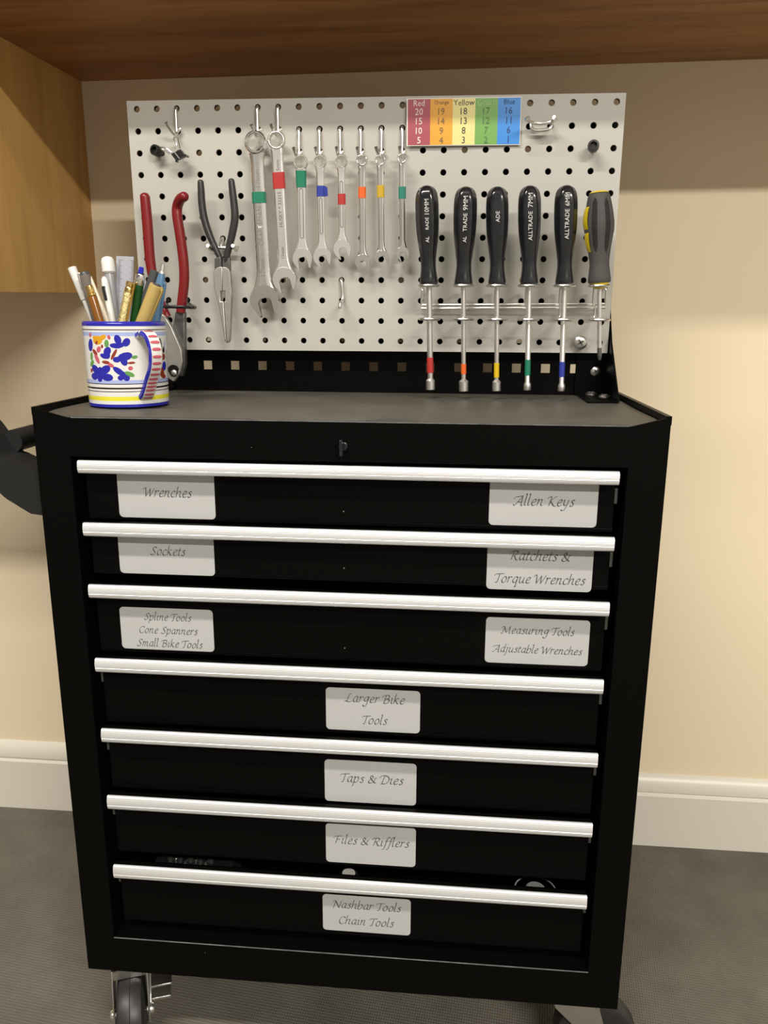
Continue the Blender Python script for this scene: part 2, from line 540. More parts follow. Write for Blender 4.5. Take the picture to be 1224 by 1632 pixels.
# a hand-written chancery italic, drawn with a slanted broad pen
GLYPHS = {
    'a': (.88, '.75,.9 .45,1 .1,.55 .2,.08 .48,.1 .72,.6;.78,1 .68,.3 .76,.02 .95,.12'),
    'b': (.85, '.2,1.75 .06,.3 .1,.06 .42,.0 .75,.45 .7,.9 .38,.95 .12,.5'),
    'c': (.72, '.7,.82 .45,1 .1,.6 .15,.1 .45,0 .7,.18'),
    'd': (.92, '.75,.9 .45,1 .1,.55 .2,.08 .48,.1 .72,.6;.86,1.75 .68,.3 .76,.02 .95,.12'),
    'e': (.74, '.12,.48 .5,.55 .68,.82 .46,1 .14,.62 .14,.15 .4,0 .7,.2'),
    'f': (.55, '.85,1.6 .6,1.72 .42,1.4 .22,0 .08,-.55 -.15,-.6;.1,.95 .62,.95'),
    'g': (.85, '.75,.92 .42,1 .1,.65 .2,.25 .5,.3 .7,.75;.78,1 .65,.1 .5,-.55 .18,-.68 -.02,-.4;.75,.95 .95,1.0'),
    'h': (.88, '.2,1.75 .12,1 .04,0;.1,.5 .4,.95 .68,.88 .6,.3 .68,.02 .88,.12'),
    'i': (.42, '.05,.82 .22,1 .12,.3 .2,.02 .38,.12;.27,1.38 .31,1.46'),
    'j': (.42, '.08,.85 .25,1 .15,0 .0,-.55 -.28,-.62;.27,1.38 .31,1.46'),
    'k': (.82, '.2,1.75 .12,1 .04,0;.68,.92 .5,.98 .14,.52;.26,.58 .6,.03 .82,.1'),
    'l': (.38, '.05,1.6 .2,1.75 .08,.3 .16,.02 .34,.12'),
    'm': (1.2, '.02,.82 .18,1 .05,0;.1,.5 .35,.95 .55,.88 .45,0;.5,.5 .75,.95 .98,.88 .9,.3 .98,.02 1.18,.12'),
    'n': (.9, '.02,.82 .18,1 .05,0;.1,.5 .4,.95 .66,.88 .58,.3 .66,.02 .88,.12'),
    'o': (.84, '.46,1 .12,.6 .18,.1 .45,0 .76,.4 .7,.88 .44,1'),
    'p': (.86, '.02,.82 .18,1 .0,-.68;.1,.5 .4,.95 .7,.9 .72,.4 .45,0 .1,.1'),
    'q': (.88, '.75,.9 .45,1 .1,.55 .2,.08 .48,.1 .72,.6;.78,1 .6,-.68;.5,-.6 .75,-.6'),
    'r': (.62, '.02,.82 .18,1 .05,0;.1,.55 .32,.9 .52,1 .62,.86'),
    's': (.62, '.62,.86 .4,1 .2,.8 .45,.5 .52,.2 .3,0 .05,.14'),
    't': (.5, '.32,1.35 .12,.3 .2,.02 .48,.14;.0,.95 .52,.95'),
    'u': (.92, '.02,.82 .18,1 .1,.3 .25,.02 .5,.15 .7,.6;.78,1 .66,.3 .74,.02 .95,.12'),
    'y': (.86, '.02,.82 .18,1 .12,.4 .3,.1 .55,.3;.78,1 .6,.1 .4,-.5 .1,-.68 -.1,-.5'),
    'W': (1.55, '-.25,1.1 -.05,1.38 .15,1.3 .3,.0;.3,0 .88,1.3;.88,1.3 .95,0;.95,0 1.6,1.42'),
    'A': (1.2, '-.2,.1 .05,.0 .5,.7 .98,1.45;.98,1.45 .95,.0 1.2,.05;.35,.5 .95,.5;-.25,.95 -.05,1.25 .3,1.3 .98,1.45'),
    'K': (1.2, '-.15,1.05 .05,1.35 .38,1.4;.42,1.42 .2,0;1.15,1.42 .9,1.35 .34,.72;.34,.72 .95,.0 1.25,.06'),
    'S': (.95, '1.0,1.22 .68,1.45 .34,1.15 .55,.78 .78,.35 .45,0 .0,.16'),
    'R': (1.15, '-.2,1.0 .0,1.3 .4,1.42 .88,1.38 .98,1.08 .72,.76 .35,.72;.38,1.4 .15,0;.52,.72 .9,.02 1.25,.06'),
    'T': (.86, '-.2,1.05 -.02,1.34 .3,1.38 1.25,1.46;.6,1.4 .42,.1 .3,0 .15,.02'),
    'C': (1.05, '1.05,1.18 .75,1.45 .25,1.1 .12,.5 .4,.02 .75,0 1.05,.24'),
    'B': (1.1, '-.2,1.0 .0,1.3 .4,1.42 .85,1.38 .86,.95 .4,.76;.4,.76 .95,.66 .92,.15 .5,0 .1,.05;.38,1.4 .18,.05'),
    'M': (1.65, '-.15,.05 .12,.02 .35,1.3;.35,1.35 .78,.1;.78,.1 1.38,1.42;1.38,1.42 1.38,.05 1.62,.06;-.2,1.0 .0,1.32 .35,1.35'),
    'L': (1.05, '.8,1.42 .5,1.3 .25,.08;-.15,.1 .1,.12 .6,-.02 1.0,.08 1.1,.3'),
    'D': (1.3, '-.25,1.0 -.02,1.34 .5,1.44 1.05,1.25 1.25,.7 .9,.12 .4,0 .1,.05;.48,1.4 .22,.05'),
    'F': (1.0, '-.25,1.0 -.02,1.34 .3,1.38 1.1,1.45;.42,1.4 .2,0;.3,.76 .85,.76'),
    'N': (1.25, '-.05,.0 .1,.05 .28,1.35;.28,1.35 1.0,.0;1.0,.0 1.25,1.44;-.2,1.0 .0,1.32 .28,1.35'),
    '&': (1.3, '1.0,.92 1.3,.98;1.05,.92 .92,.35 .5,0 .12,.15 .16,.5 .56,.76 .68,1.1 .46,1.34 .26,1.1 .42,.75 .78,.35 1.2,.02'),
}
PEN = (0.072, 0.060)


def put_script(mb, text, c, width, y, tilt=0.0, mi=1, gap=0.13):
    """one line of handwriting centred on c=(x, baseline z) on the plane y"""
    polys = []
    adv = 0.0
    for ch in text:
        if ch == ' ':
            adv += 0.55
            continue
        w, spec = GLYPHS[ch]
        for st in spec.split(';'):
            pts = [tuple(float(q) for q in p.split(',')) for p in st.split()]
            pts = [(adv + p[0] + 0.17 * p[1], p[1]) for p in catmull(pts, 5)]
            polys.append(pts)
        adv += w + gap
    xs = [p[0] for s in polys for p in s]
    x0, x1 = min(xs), max(xs)
    k = width / (x1 - x0)
    mid = (x0 + x1) / 2
    ct, sn = math.cos(tilt), math.sin(tilt)

    def T(x, z, dy):
        x = (x - mid) * k
        z = z * k
        return (c[0] + x * ct - z * sn, y - dy, c[1] + x * sn + z * ct)
    dy = 0.00012
    for s in polys:
        for a, b in zip(s[:-1], s[1:]):
            dx, dz = b[0] - a[0], b[1] - a[1]
            L = math.hypot(dx, dz) or 1
            nx, nz = PEN
            if abs(dx * nz - dz * nx) / L < 0.036:
                nx, nz = -dz / L * 0.036, dx / L * 0.036
            dy += 0.0000004
            mb.add([T(a[0] + nx, a[1] + nz, dy), T(a[0] - nx, a[1] - nz, dy), T(b[0] - nx, b[1] - nz, dy), T(b[0] + nx, b[1] + nz, dy)], [(0, 1, 2, 3)], mi)
    return k


# ------------------------------------------------------------------ setting
WALL_Y = 0.245
mb = MB()
mb.box(-1.7, 1.7, -2.4, WALL_Y + 0.1, -0.05, 0.0)
tag(mb.build('floor', 'floor', origin=(0, 0, 0)), kind='structure')
mb = MB()
mb.box(-1.7, 1.7, WALL_Y, WALL_Y + 0.1, 0.0, 2.44)
tag(mb.build('wall_back', 'wall'), kind='structure')
mb = MB()
W = WALL_Y
prof = [(W, 0), (W - 0.014, 0), (W - 0.014, 0.099), (W - 0.0095, 0.1035), (W - 0.0125, 0.107), (W - 0.0125, 0.121), (W - 0.004, 0.1345), (W, 0.1365)]
mb.prism_x(prof, -1.7, 1.7)
tag(mb.build('baseboard_back', 'trim'), kind='structure')


def hung_cabinet(name, x0, x1, front, zs, mat_key, label):
    """closed box cabinet with a face frame; zs gives the underside height at the four corners"""
    t = thing(name, ((x0 + x1) / 2, (front + W) / 2, zs[0]), label, 'cabinet', None)
    z_bl, z_br, z_fl, z_fr = zs
    top = 1.95
    m = MB()
    m.add([(x0, W, z_bl), (x1, W, z_br), (x0, front, z_fl), (x1, front, z_fr), (x0, W, top), (x1, W, top), (x0, front, top), (x1, front, top)],
          [(0, 1, 3, 2), (4, 6, 7, 5), (0, 4, 5, 1), (2, 3, 7, 6), (0, 2, 6, 4), (1, 5, 7, 3)])
    m.build('cabinet_box', mat_key, t)
    n = 2
    wd = (x1 - x0) / n
    for k in range(n):
        d = MB()
        a, b = x0 + k * wd + 0.004, x0 + (k + 1) * wd - 0.004
        d.box(a, b, front - 0.018, front - 0.0005, max(z_fl, z_fr) + 0.012, top - 0.01)
        dd = d.build('door', mat_key, t, bevel=0.002)
        h = MB()
        hx = b - 0.03 if k == 0 else a + 0.03
        h.lathe((hx, front - 0.018, zs[2] + 0.09), (0, -1, 0), [(0, .006), (.012, .006), (.016, .014), (.026, .014), (.029, .009)], seg=16)
        h.build('knob', 'zinc', dd)
    return t


hung_cabinet('wall_cabinet', -0.467, 1.25, -0.115, (1.2634, 1.2804, 1.2514, 1.2684), 'oak',
             'dark brown wooden cabinet overhead whose underside runs above the pegboard')
hung_cabinet('wall_cabinet', -1.15, -0.4672, -0.115, (0.952, 0.952, 0.9432, 0.9432), 'birch',
             'golden wooden cabinet hanging lower at upper left, its side panel facing the pegboard')

# ------------------------------------------------------------------ tool cart
YF = -0.2547          # front frame plane
YR = YF + 0.014       # drawer faces
YB = 0.150            # rear of the body
XO, XI = 0.3225, 0.2857
Z0, ZLIP, ZSIDE = 0.1266, 0.8138, 0.8236
MAT_Z = 0.8180
cart = thing('tool_cart', (0, (YF + YB) / 2, 0), 'black steel rolling tool cart with seven labelled drawers and silver pulls', 'tool cart')
mb = MB()
for s in (-1, 1):
    post = [(s * XO, Z0), (s * XI, Z0), (s * XI, ZLIP), (s * (XO + 0.0005), ZSIDE)]
    mb.prism_y(post, YF, YF + 0.0018)
    mb.box(*sorted((s * XO, s * XI)), YF + 0.0018, YF + 0.034, Z0, 0.805)
    mb.box(*sorted((s * XO, s * (XO - 0.003))), YF + 0.034, YB, Z0, ZSIDE)
    # folded lip along the side of the tray
    mb.box(*sorted((s * (XO + 0.0012), s * (XO - 0.004))), YF + 0.0005, YB + 0.001, ZSIDE - 0.008, ZSIDE + 0.0006)
    mb.box(*sorted((s * (XO - 0.0025), s * (XI + 0.001))), YF + 0.034, YB, 0.18, 0.74)      # runner channel
mb.box(-XI, XI, YF, YF + 0.024, 0.773, ZLIP)
mb.box(-XI, XI, YF, YF + 0.036, Z0, 0.1754)
mb.box(-XO + 0.003, XO - 0.003, YF + 0.020, YB, 0.800, 0.8125)
mb.box(-XO + 0.003, XO - 0.003, YB - 0.003, YB, Z0, ZSIDE - 0.002)
mb.box(-XO + 0.003, XO - 0.003, YF + 0.04, YB, Z0, 0.1300)
# edge highlights of the front lips, coloured in as grey strips of rubbed paint
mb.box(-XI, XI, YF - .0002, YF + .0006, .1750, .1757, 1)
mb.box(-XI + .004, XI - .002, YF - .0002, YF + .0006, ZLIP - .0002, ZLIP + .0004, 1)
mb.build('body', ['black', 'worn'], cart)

mb = MB()          # keyed latch in the top rail
lc = (0.0025, -0.2547, 0.7893)
mb.lathe((lc[0], YF + .001, lc[2]), (0, -1, 0), [(0, .0048), (.0022, .0048), (.003, .004)], seg=16)
mb.box(lc[0] - .0026, lc[0] + .0006, YF - .011, YF - .002, lc[2] - .0085, lc[2] + .0075)
mb.build('lock_tab', 'handle_black', cart, bevel=.0008)

# perforated back panel behind the pegboard
mb = MB()
PY0, PY1 = 0.030, 0.0315
x_edges = [-0.309]
c0 = -0.2226 - 0.03785
sq = 0.0058
cols = [-0.2607 + 0.03785 * k for k in range(15)]
rows = [0.8515 + 0.0380 * k for k in range(9)]
xs = [-0.309]
for c in cols:
    xs += [c - sq, c + sq]
xs.append(0.309)
zs = [MAT_Z - 0.004]
for r in rows:
    zs += [r - sq, r + sq]
zs.append(1.158)
for i in range(len(xs) - 1):
    for j in range(len(zs) - 1):
        if i % 2 == 1 and j % 2 == 1:
            continue
        x0, x1, z0, z1 = xs[i], xs[i + 1], zs[j], zs[j + 1]
        mb.sheet((x0, PY0, z0), (x1, PY0, z0), (x1, PY0, z1), (x0, PY0, z1))
        mb.sheet((x0, PY1, z0), (x1, PY1, z0), (x1, PY1, z1), (x0, PY1, z1))
for c in cols:
    for r in rows:
        for a, b in (((c - sq, r - sq), (c + sq, r - sq)), ((c + sq, r - sq), (c + sq, r + sq)), ((c + sq, r + sq), (c - sq, r + sq)), ((c - sq, r + sq), (c - sq, r - sq))):
            mb.sheet((a[0], PY0, a[1]), (b[0], PY0, b[1]), (b[0], PY1, b[1]), (a[0], PY1, a[1]))
mb.build('back_panel', 'black', cart)


def screw_head(mb, c, axis, r, mi=0, cross=1, h=0.45):
    mb.lathe(c, axis, [(0, r), (r * h * .35, r), (r * h * .75, r * .82), (r * h, r * .4), (r * h * 1.02, r * .02)], mi, seg=18)
    A = Vector(axis).normalized()
    U = Vector((0.83, 0, 0.55)) if abs(A.y) > .5 else Vector((1, 0, 0))
    V = A.cross(U)
    C = Vector(c) + A * r * h * 0.96
    for P, Q in ((U, V), (V, U)):
        a = [C + P * sx * r * .5 + Q * sy * r * .11 + A * z for sx in (-1, 1) for sy in (-1, 1) for z in (-.0002, r * .08)]
        mb.add(a, [(0, 1, 3, 2), (4, 6, 7, 5), (0, 4, 5, 1), (2, 3, 7, 6), (0, 2, 6, 4), (1, 5, 7, 3)], cross)


for s in (-1, 1):
    mb = MB()
    gx = s * 0.3095
    mb.prism_x([(-.072, MAT_Z), (-.070, MAT_Z + .004), (.0, .887), (.028, .930), (.030, 1.05), (.030, MAT_Z)], *sorted((gx, gx - s * .0022)))
    mb.box(*sorted((gx, s * .2700)), .0265, .0300, MAT_Z, 1.05)
    mb.prism_x([(-.070, MAT_Z), (-.066, MAT_Z + .0022), (.028, MAT_Z + .0022), (.028, MAT_Z)], *sorted((gx, s * .272)))
    br = mb.build('corner_bracket', 'black', cart, bevel=.0004)
    for c, ax, r in (((s * .2955, .0265, .8485), (0, -1, 0), .0066), ((s * .2885, .006, MAT_Z + .0022), (0, 0, 1), .0078), ((s * .2995, -.026, MAT_Z + .0022), (0, 0, 1), .0078)):
        b = MB()
        screw_head(b, c, ax, r)
        b.build('bolt', ['zinc', 'darksteel'], br)

# push handle on the left side
HY0, HY1 = -0.238, -0.196
top = [(-0.3311, 0.7562), (-0.3510, 0.7597), (-0.3643, 0.7658), (-0.3729, 0.7709), (-.3895, .7975), (-.398, .806)]
bot = [(-0.3310, 0.7028), (-0.3448, 0.7053), (-0.3607, 0.7150), (-0.3779, 0.7278), (-.396, .757), (-.410, .783)]
top = [(-.3226, top[0][1])] + catmull(top[1:], 5)
bot = [(-.3226, bot[0][1])] + catmull(bot[1:], 5)
mb2 = MB()
mb2.tube([(-.3760, HY1 - .012, .7800), (-.3760, .085, .7800)], .0125, seg=20)
ph = mb2.build('push_handle', 'black_rubber', cart)
for y0, y1 in ((HY0, HY1), (.07, .112)):
    mb = MB()
    n = len(top)
    rg = [[(top[i][0], y0, top[i][1]), (top[i][0], y1, top[i][1]), (bot[i][0], y1, bot[i][1]), (bot[i][0], y0, bot[i][1])] for i in range(n)]
    mb.rings(rg)
    mb.build('handle_bracket', 'black_rubber', ph, smooth=60)

# drawers -----------------------------------------------------------------
PULL_TOP = [0.7691, 0.7017, 0.6322, 0.5457, 0.4592, 0.3732, 0.2797]
PULL_H = [.0135, .0145, .0150, .0160, .0165, .0172, .0175]
FACE_BOT = [.7032, .6407, .5490, .4606, .3750, .2885, .1910]
STICK = [
    [((-0.2433, -0.1373, 0.757, 0.7053), [('Wrenches', (-0.1886, 0.7288), 0.0531)]),
     ((0.1518, 0.2614, 0.757, 0.7076), [('Allen Keys', (0.2072, 0.7293), 0.0618)])],
    [((-0.2475, -0.141, 0.686, 0.6418), [('Sockets', (-0.1923, 0.6637), 0.0394)]),
     ((0.1518, 0.2609, 0.686, 0.6376), [('Ratchets &', (0.2067, 0.6705), 0.0629), ('Torque Wrenches', (0.2071, 0.6454), 0.0942)])],
    [((-0.2521, -0.1459, 0.6022, 0.5526), [('Spline Tools', (-0.1973, 0.5879), 0.0539), ('Cone Spanners', (-0.1972, 0.5722), 0.0664), ('Small Bike Tools', (-0.1968, 0.5564), 0.0754)]),
     ((0.1531, 0.2625, 0.6062, 0.5539), [('Measuring Tools', (0.2080, 0.5883), 0.0773), ('Adjustable Wrenches', (0.2084, 0.5667), 0.0950)])],
    [((-0.0212, 0.0843, 0.516, 0.4646), [('Larger Bike', (0.0333, 0.4996), 0.0671), ('Tools', (0.0336, 0.4735), 0.0286)])],
    [((-0.0238, 0.0814, 0.4265, 0.3731), [('Taps & Dies', (0.0305, 0.3990), 0.0726)])],
    [((-0.0235, 0.0819, 0.3436, 0.2917), [('Files & Rifflers', (0.0302, 0.3175), 0.0886)])],
    [((-0.0285, 0.0772, 0.2468, 0.1965), [('Nashbar Tools', (0.0248, 0.2289), 0.0821), ('Chain Tools', (0.0245, 0.2068), 0.0658)])],
]
STICK_TEXT = ['white sticker lettered ' + ' '.join(t[0] for t in lines) for row in STICK for _, lines in row]
for k in range(7):
    zt = PULL_TOP[k]
    zb = FACE_BOT[k]
    zf = zt + .0004
    mb = MB()
    mb.box(-.2775, .2775, YR, YR + .0025, zb, zf - .0105)                            # face
    mb.box(-.2775, .2775, YF + .0005, YF + .0085, zf - .0014, zf)
    mb.box(-.2775, .2775, YF + .0070, YR + .0025, zf - .0120, zf - .0105)
    mb.box(-.2775, .2775, YF + .0070, YF + .0085, zf - .0120, zf)               # turned-over top ledge
    # rolled lower edge of the face
    mb.tube([(-.2775, YR + .004, zb + .003), (.2775, YR + .004, zb + .003)], .0042, seg=10)
    for s in (-1, 1):
        mb.box(*sorted((s * .2775, s * .2755)), YR + .002, YB - .02, zb, zf - .014)
    mb.box(-.2755, .2755, YR + .002, YB - .02, zb, zb + .0015)
    mb.box(-.2755, .2755, YB - .022, YB - .02, zb, zf - .014)
    d = mb.build('drawer', 'black', cart)
    # ribbed aluminium pull along the whole top edge
    h = PULL_H[k]
    pr = []
    nr = 36
    for q in range(nr + 1):
        a = q / nr
        z = zt - h * a
        bulge = math.sin(math.pi * min(1, max(0, a)))
        rib = .00010 * math.cos(a * 2 * math.pi * 9) - (.00045 if q in (22, 23) else 0)
        pr.append((YF - .0012 - .0028 * bulge ** .5 - rib, z))
    pr = [(YF + .0012, zt - .0012), (YF + .0006, zt + .0002)] + pr + [(YF + .002, zt - h + .0004), (YR - .0004, zt - h + .003), (YR - .0004, zt - h + .0045), (YF + .0012, zt - h + .0035)]
    mb = MB()
    mb.prism_x(pr, -.2776, .2776)
    mb.build('drawer_pull', 'alu', d, smooth=55)
    for (x0, x1, zt_s, zb_s), lines in STICK[k]:
        mb = MB()
        mb.prism_y(rounded_rect(x0, x1, zb_s, zt_s, .0045), YR - .0002, YR + .00005)
        for txt, c, w in lines:
            put_script(mb, txt, c, w, YR - .0002)
        st = mb.build('label_sticker', ['sticker', 'ink'], d)
        shown = ' '.join(t[0] for t in lines if not t[0].startswith('Nashbar'))
        st['label'] = 'white paper sticker reading ' + shown.replace('&', 'and')
    # bright end of the runner seen beside the face
    for s in (-1, 1) if k >= 3 else (1,):
        mb = MB()
        mb.box(*sorted((s * .2778, s * .2805)), YR + .003, YB - .03, zt - .034, zt - .022)
        mb.box(*sorted((s * .2778, s * .2806)), YR + .001, YR + .003, zt - .036, zt - .020)
        mb.build('slide_rail', 'darksteel', d)

# casters -------------------------------------------------------------------


def caster(cx, cy, turn, brake):
    """swivel caster; turn = direction its axle points"""
    t = MB()
    R = Matrix.Rotation(turn, 3, 'Z')

    def L(p):
        q = R @ Vector(p)
        return (q.x + cx, q.y + cy, q.z)
    zt = Z0 - .0005
    # top plate, swivel race and fork (wheel axle along local x)
    def lbox(x0, x1, y0, y1, z0, z1, mi=0, m=t):
        vs = [L((x, y, z)) for x in (x0, x1) for y in (y0, y1) for z in (z0, z1)]
        m.add(vs, [(0, 1, 3, 2), (4, 6, 7, 5), (0, 4, 5, 1), (2, 3, 7, 6), (0, 2, 6, 4), (1, 5, 7, 3)], mi)
    t.box(cx - .032, cx + .032, cy - .038, cy + .038, zt - .003, zt)
    t.lathe((cx, cy, zt - .003), (0, 0, -1), [(0, .026), (.006, .029), (.011, .024)], seg=28)
    fk = MB()
    zc = .0500
    for s in (-1, 1):
        side = [(-.030, zt - .012), (.026, zt - .012), (.030, zt - .030), (.040, zc + .012), (.040, zc - .010), (.020, zc - .012), (.004, zc + .018), (-.024, zt - .030)]
        n = len(side)
        vs = [L((s * .0200, p[0], p[1])) for p in side] + [L((s * .0222, p[0], p[1])) for p in side]
        fk.add(vs, [tuple(range(n)), tuple(range(2 * n - 1, n - 1, -1))] + [(i, i + n, (i + 1) % n + n, (i + 1) % n) for i in range(n)])
    vs = [L(p) for p in ((-.0222, -.030, zt - .012), (.0222, -.030, zt - .012), (.0222, .026, zt - .012), (-.0222, .026, zt - .012), (-.0222, -.030, zt - .014), (.0222, -.030, zt - .014), (.0222, .026, zt - .014), (-.0222, .026, zt - .014))]
    fk.add(vs, [(0, 1, 2, 3), (7, 6, 5, 4), (0, 4, 5, 1), (1, 5, 6, 2), (2, 6, 7, 3), (3, 7, 4, 0)])
    lbox(-.0222, .0222, .0235, .0260, zt - .026, zt - .012, m=fk)
    ax = R @ Vector((1, 0, 0))
    wc = L((0, .028, zc))
    fk.lathe(Vector(wc) - ax * .027, ax, [(0, .006), (.003, .0075), (.051, .0075), (.054, .006)], seg=14)
    c = t.build('caster', 'zinc', cart, bevel=.0006)
    fk.build('fork', 'zinc', c, bevel=.0005)
    wh = MB()
    wh.lathe(Vector(wc) - ax * .0165, ax, [(-.002, .014), (0, .030), (.0005, .042), (.003, .0475), (.009, .0497), (.0160, .0499), (.0165, .0504), (.0170, .0499), (.024, .0497), (.030, .0475), (.0325, .042), (.033, .030), (.035, .014)], seg=48)
    wh.build('wheel', 'wheel', c, smooth=40)
    if brake:
        g = brake
        b = MB()
        bp = [(-.012, .014), (.030, .012), (.036, .018), (.030, .024), (-.012, .022)]
        vs = [L((g * .0225, -.004, zt - .034)), L((g * .0245, -.004, zt - .034)), L((g * .0245, .034, zt - .062)), L((g * .0225, .034, zt - .062)), L((g * .0225, -.012, zt - .048)), L((g * .0245, -.012, zt - .048)), L((g * .0245, .022, zt - .074)), L((g * .0225, .022, zt - .074))]
        b.add(vs, [(0, 1, 2, 3), (7, 6, 5, 4), (0, 4, 5, 1), (1, 5, 6, 2), (2, 6, 7, 3), (3, 7, 4, 0)])
        lbox(*sorted((g * .0245, g * .050)), -.004, .022, zt - .052, zt - .049, m=b)
        lbox(*sorted((g * .0245, g * .048)), .004, .024, zt - .070, zt - .066, m=b)
        b.build('brake_lever', 'zinc', c, bevel=.0006)


caster(-.2870, -.2135, math.radians(200), -1)
caster(.2800, -.2080, math.radians(-92), -1)
caster(-.2865, .108, math.radians(20), 0)
caster(.2870, .108, math.radians(-30), 0)

# rubber mat lying in the tray
mb = MB()
n = 40
edge = []
for i in range(n + 1):
    a = i / n
    edge.append((-.3170 + .634 * a, YF + .0012 + .0006 * math.sin(i * .9), MAT_Z - .0035 + (.0032 * max(0, math.sin(i * .55 + 1.2)) if a > .35 else .0010)))
grid = []
for i in range(n + 1):
    a = i / n
    x = -.3170 + .634 * a
    xb = x * .992
    colm = []
    for j in range(9):
        b = j / 8
        wob = .0012 * math.sin(i * .5 + j) * (1 if 0 < j < 8 else 0)
        y = edge[i][1] * (1 - b) + .0285 * b
        z = edge[i][2] if j == 0 else MAT_Z - .0008 + wob * .4
        if abs(x) > XI and j == 0:
            y = YF + .0030
        colm.append((x, y, z))
    grid.append(colm)
vs = [p for c in grid for p in c]
fs = [(i * 9 + j, (i + 1) * 9 + j, (i + 1) * 9 + j + 1, i * 9 + j + 1) for i in range(n) for j in range(8)]
low = [(p[0], p[1], .8127) for p in vs]
o = len(vs)
fs += [(b + o, a + o, d_ + o, c + o) for a, b, c, d_ in [(f[0], f[1], f[2], f[3]) for f in fs]]
rim_idx = [j for j in range(9)] + [i * 9 + 8 for i in range(1, n + 1)] + [n * 9 + j for j in range(7, -1, -1)] + [i * 9 for i in range(n - 1, 0, -1)]
for a, b in zip(rim_idx, rim_idx[1:] + rim_idx[:1]):
    fs.append((a, b, b + o, a + o))
mb.add(vs + low, fs)
tag(mb.build('tray_mat', 'rubber_mat', smooth=60), 'thin dark grey rubber mat lying in the top tray of the black cart', 'mat')

# ------------------------------------------------------------------ pegboard
BYAW, BLEAN = 0.00903, -0.01378


def bp(x, z, y=0.0):
    """point on the (slightly turned and leaning) pegboard: x from its left hole, z from its top hole row"""
    yy = z * math.sin(BLEAN) + y
    zz = z * math.cos(BLEAN)
    return (x * math.cos(BYAW) - yy * math.sin(BYAW) - 0.2885, x * math.sin(BYAW) + yy * math.cos(BYAW), zz + 1.165)


def hole(i, j, y=0.0):
    return bp(i * .0254, -j * .0254, y)


pb = thing('pegboard', bp(.292, -.292), 'pale grey painted pegboard standing upright at the back of the tool cart', 'pegboard')
mb = MB()
PT = .0055
HR = .0036
NX, NZ = 24, 12
LX, RX, TZ, BZ = -.0122, .5945, .0095, -.2922
SEG = 16
sq8 = []
for k in range(SEG):
    a = math.pi / 4 + 2 * math.pi * k / SEG
    c, s_ = math.cos(a), math.sin(a)
    m_ = max(abs(c), abs(s_))
    sq8.append((c / m_, s_ / m_, c, s_))
for i in range(NX):
    for j in range(NZ):
        cx, cz = i * .0254, -j * .0254
        l = LX if i == 0 else cx - .0127
        r = RX if i == NX - 1 else cx + .0127
        t_ = TZ if j == 0 else cz + .0127
        b_ = BZ if j == NZ - 1 else cz - .0127
        out = [((cx + (r - cx) * u if u > 0 else cx + (cx - l) * u), (cz + (t_ - cz) * w if w > 0 else cz + (cz - b_) * w)) for u, w, _, _ in sq8]
        inn = [(cx + HR * c, cz + HR * s_) for _, _, c, s_ in sq8]
        inn2 = [(cx + (HR + .0004) * c, cz + (HR + .0004) * s_) for _, _, c, s_ in sq8]
        vs = [bp(p[0], p[1], 0) for p in out] + [bp(p[0], p[1], 0) for p in inn2] + [bp(p[0], p[1], .0005) for p in inn] + [bp(p[0], p[1], PT) for p in inn] + [bp(p[0], p[1], PT) for p in out]
        fs = []
        mi = []
        for k in range(SEG):
            q = (k + 1) % SEG
            for lev in range(4):
                fs.append((lev * SEG + k, lev * SEG + q, (lev + 1) * SEG + q, (lev + 1) * SEG + k))
                mi.append(1 if lev == 2 else 0)
        o = len(mb.v)
        mb.v += vs
        mb.f += [tuple(v + o for v in f) for f in fs]
        mb.m += mi
for a, b in (((LX, BZ), (RX, BZ)), ((RX, BZ), (RX, TZ)), ((RX, TZ), (LX, TZ)), ((LX, TZ), (LX, BZ))):
    mb.sheet(bp(a[0], a[1], 0), bp(b[0], b[1], 0), bp(b[0], b[1], PT), bp(a[0], a[1], PT))
M['board_core'] = mat('brown_hardboard_core', rgb(74, 48, 30), rough=0.9, spec=0.1)
mb.build('panel', ['board', 'board_core'], pb, smooth=30)
for i, j in ((1, 1), (21, 1), (1, 10), (21, 10)):      # spacers between board and back panel
    mb = MB()
    p = hole(i, j, PT)
    mb.lathe((p[0] + .0127, p[1], p[2] - .012), (0, 1, 0), [(0, .006), (.0298 - p[1], .006)], seg=12)
    mb.build('spacer', 'black_in', pb)
mb = MB()
sc_c = (0.2699, 0.0000, 0.8860)
screw_head(mb, (sc_c[0], sc_c[1] + .0008, sc_c[2]), (0, -1, 0), .0086, h=.42)
s_ = mb.build('screw', ['zinc', 'darksteel'], pb)

# colour chart taped to the board
mb = MB()
ch = [(0.0468, 1.1711), (0.1836, 1.1717), (0.1840, 1.1185), (0.0472, 1.1184)]
CY = -.0012


def chart(u, w, dy=0.0):
    """u across 0..1, w down 0..1"""
    a = [ch[0][q] * (1 - u) + ch[1][q] * u for q in (0, 1)]
    b = [ch[3][q] * (1 - u) + ch[2][q] * u for q in (0, 1)]
    curl = -.0014 * math.sin(w * math.pi) * .6 + .0030 * u
    return (a[0] * (1 - w) + b[0] * w, CY + curl - dy, a[1] * (1 - w) + b[1] * w)


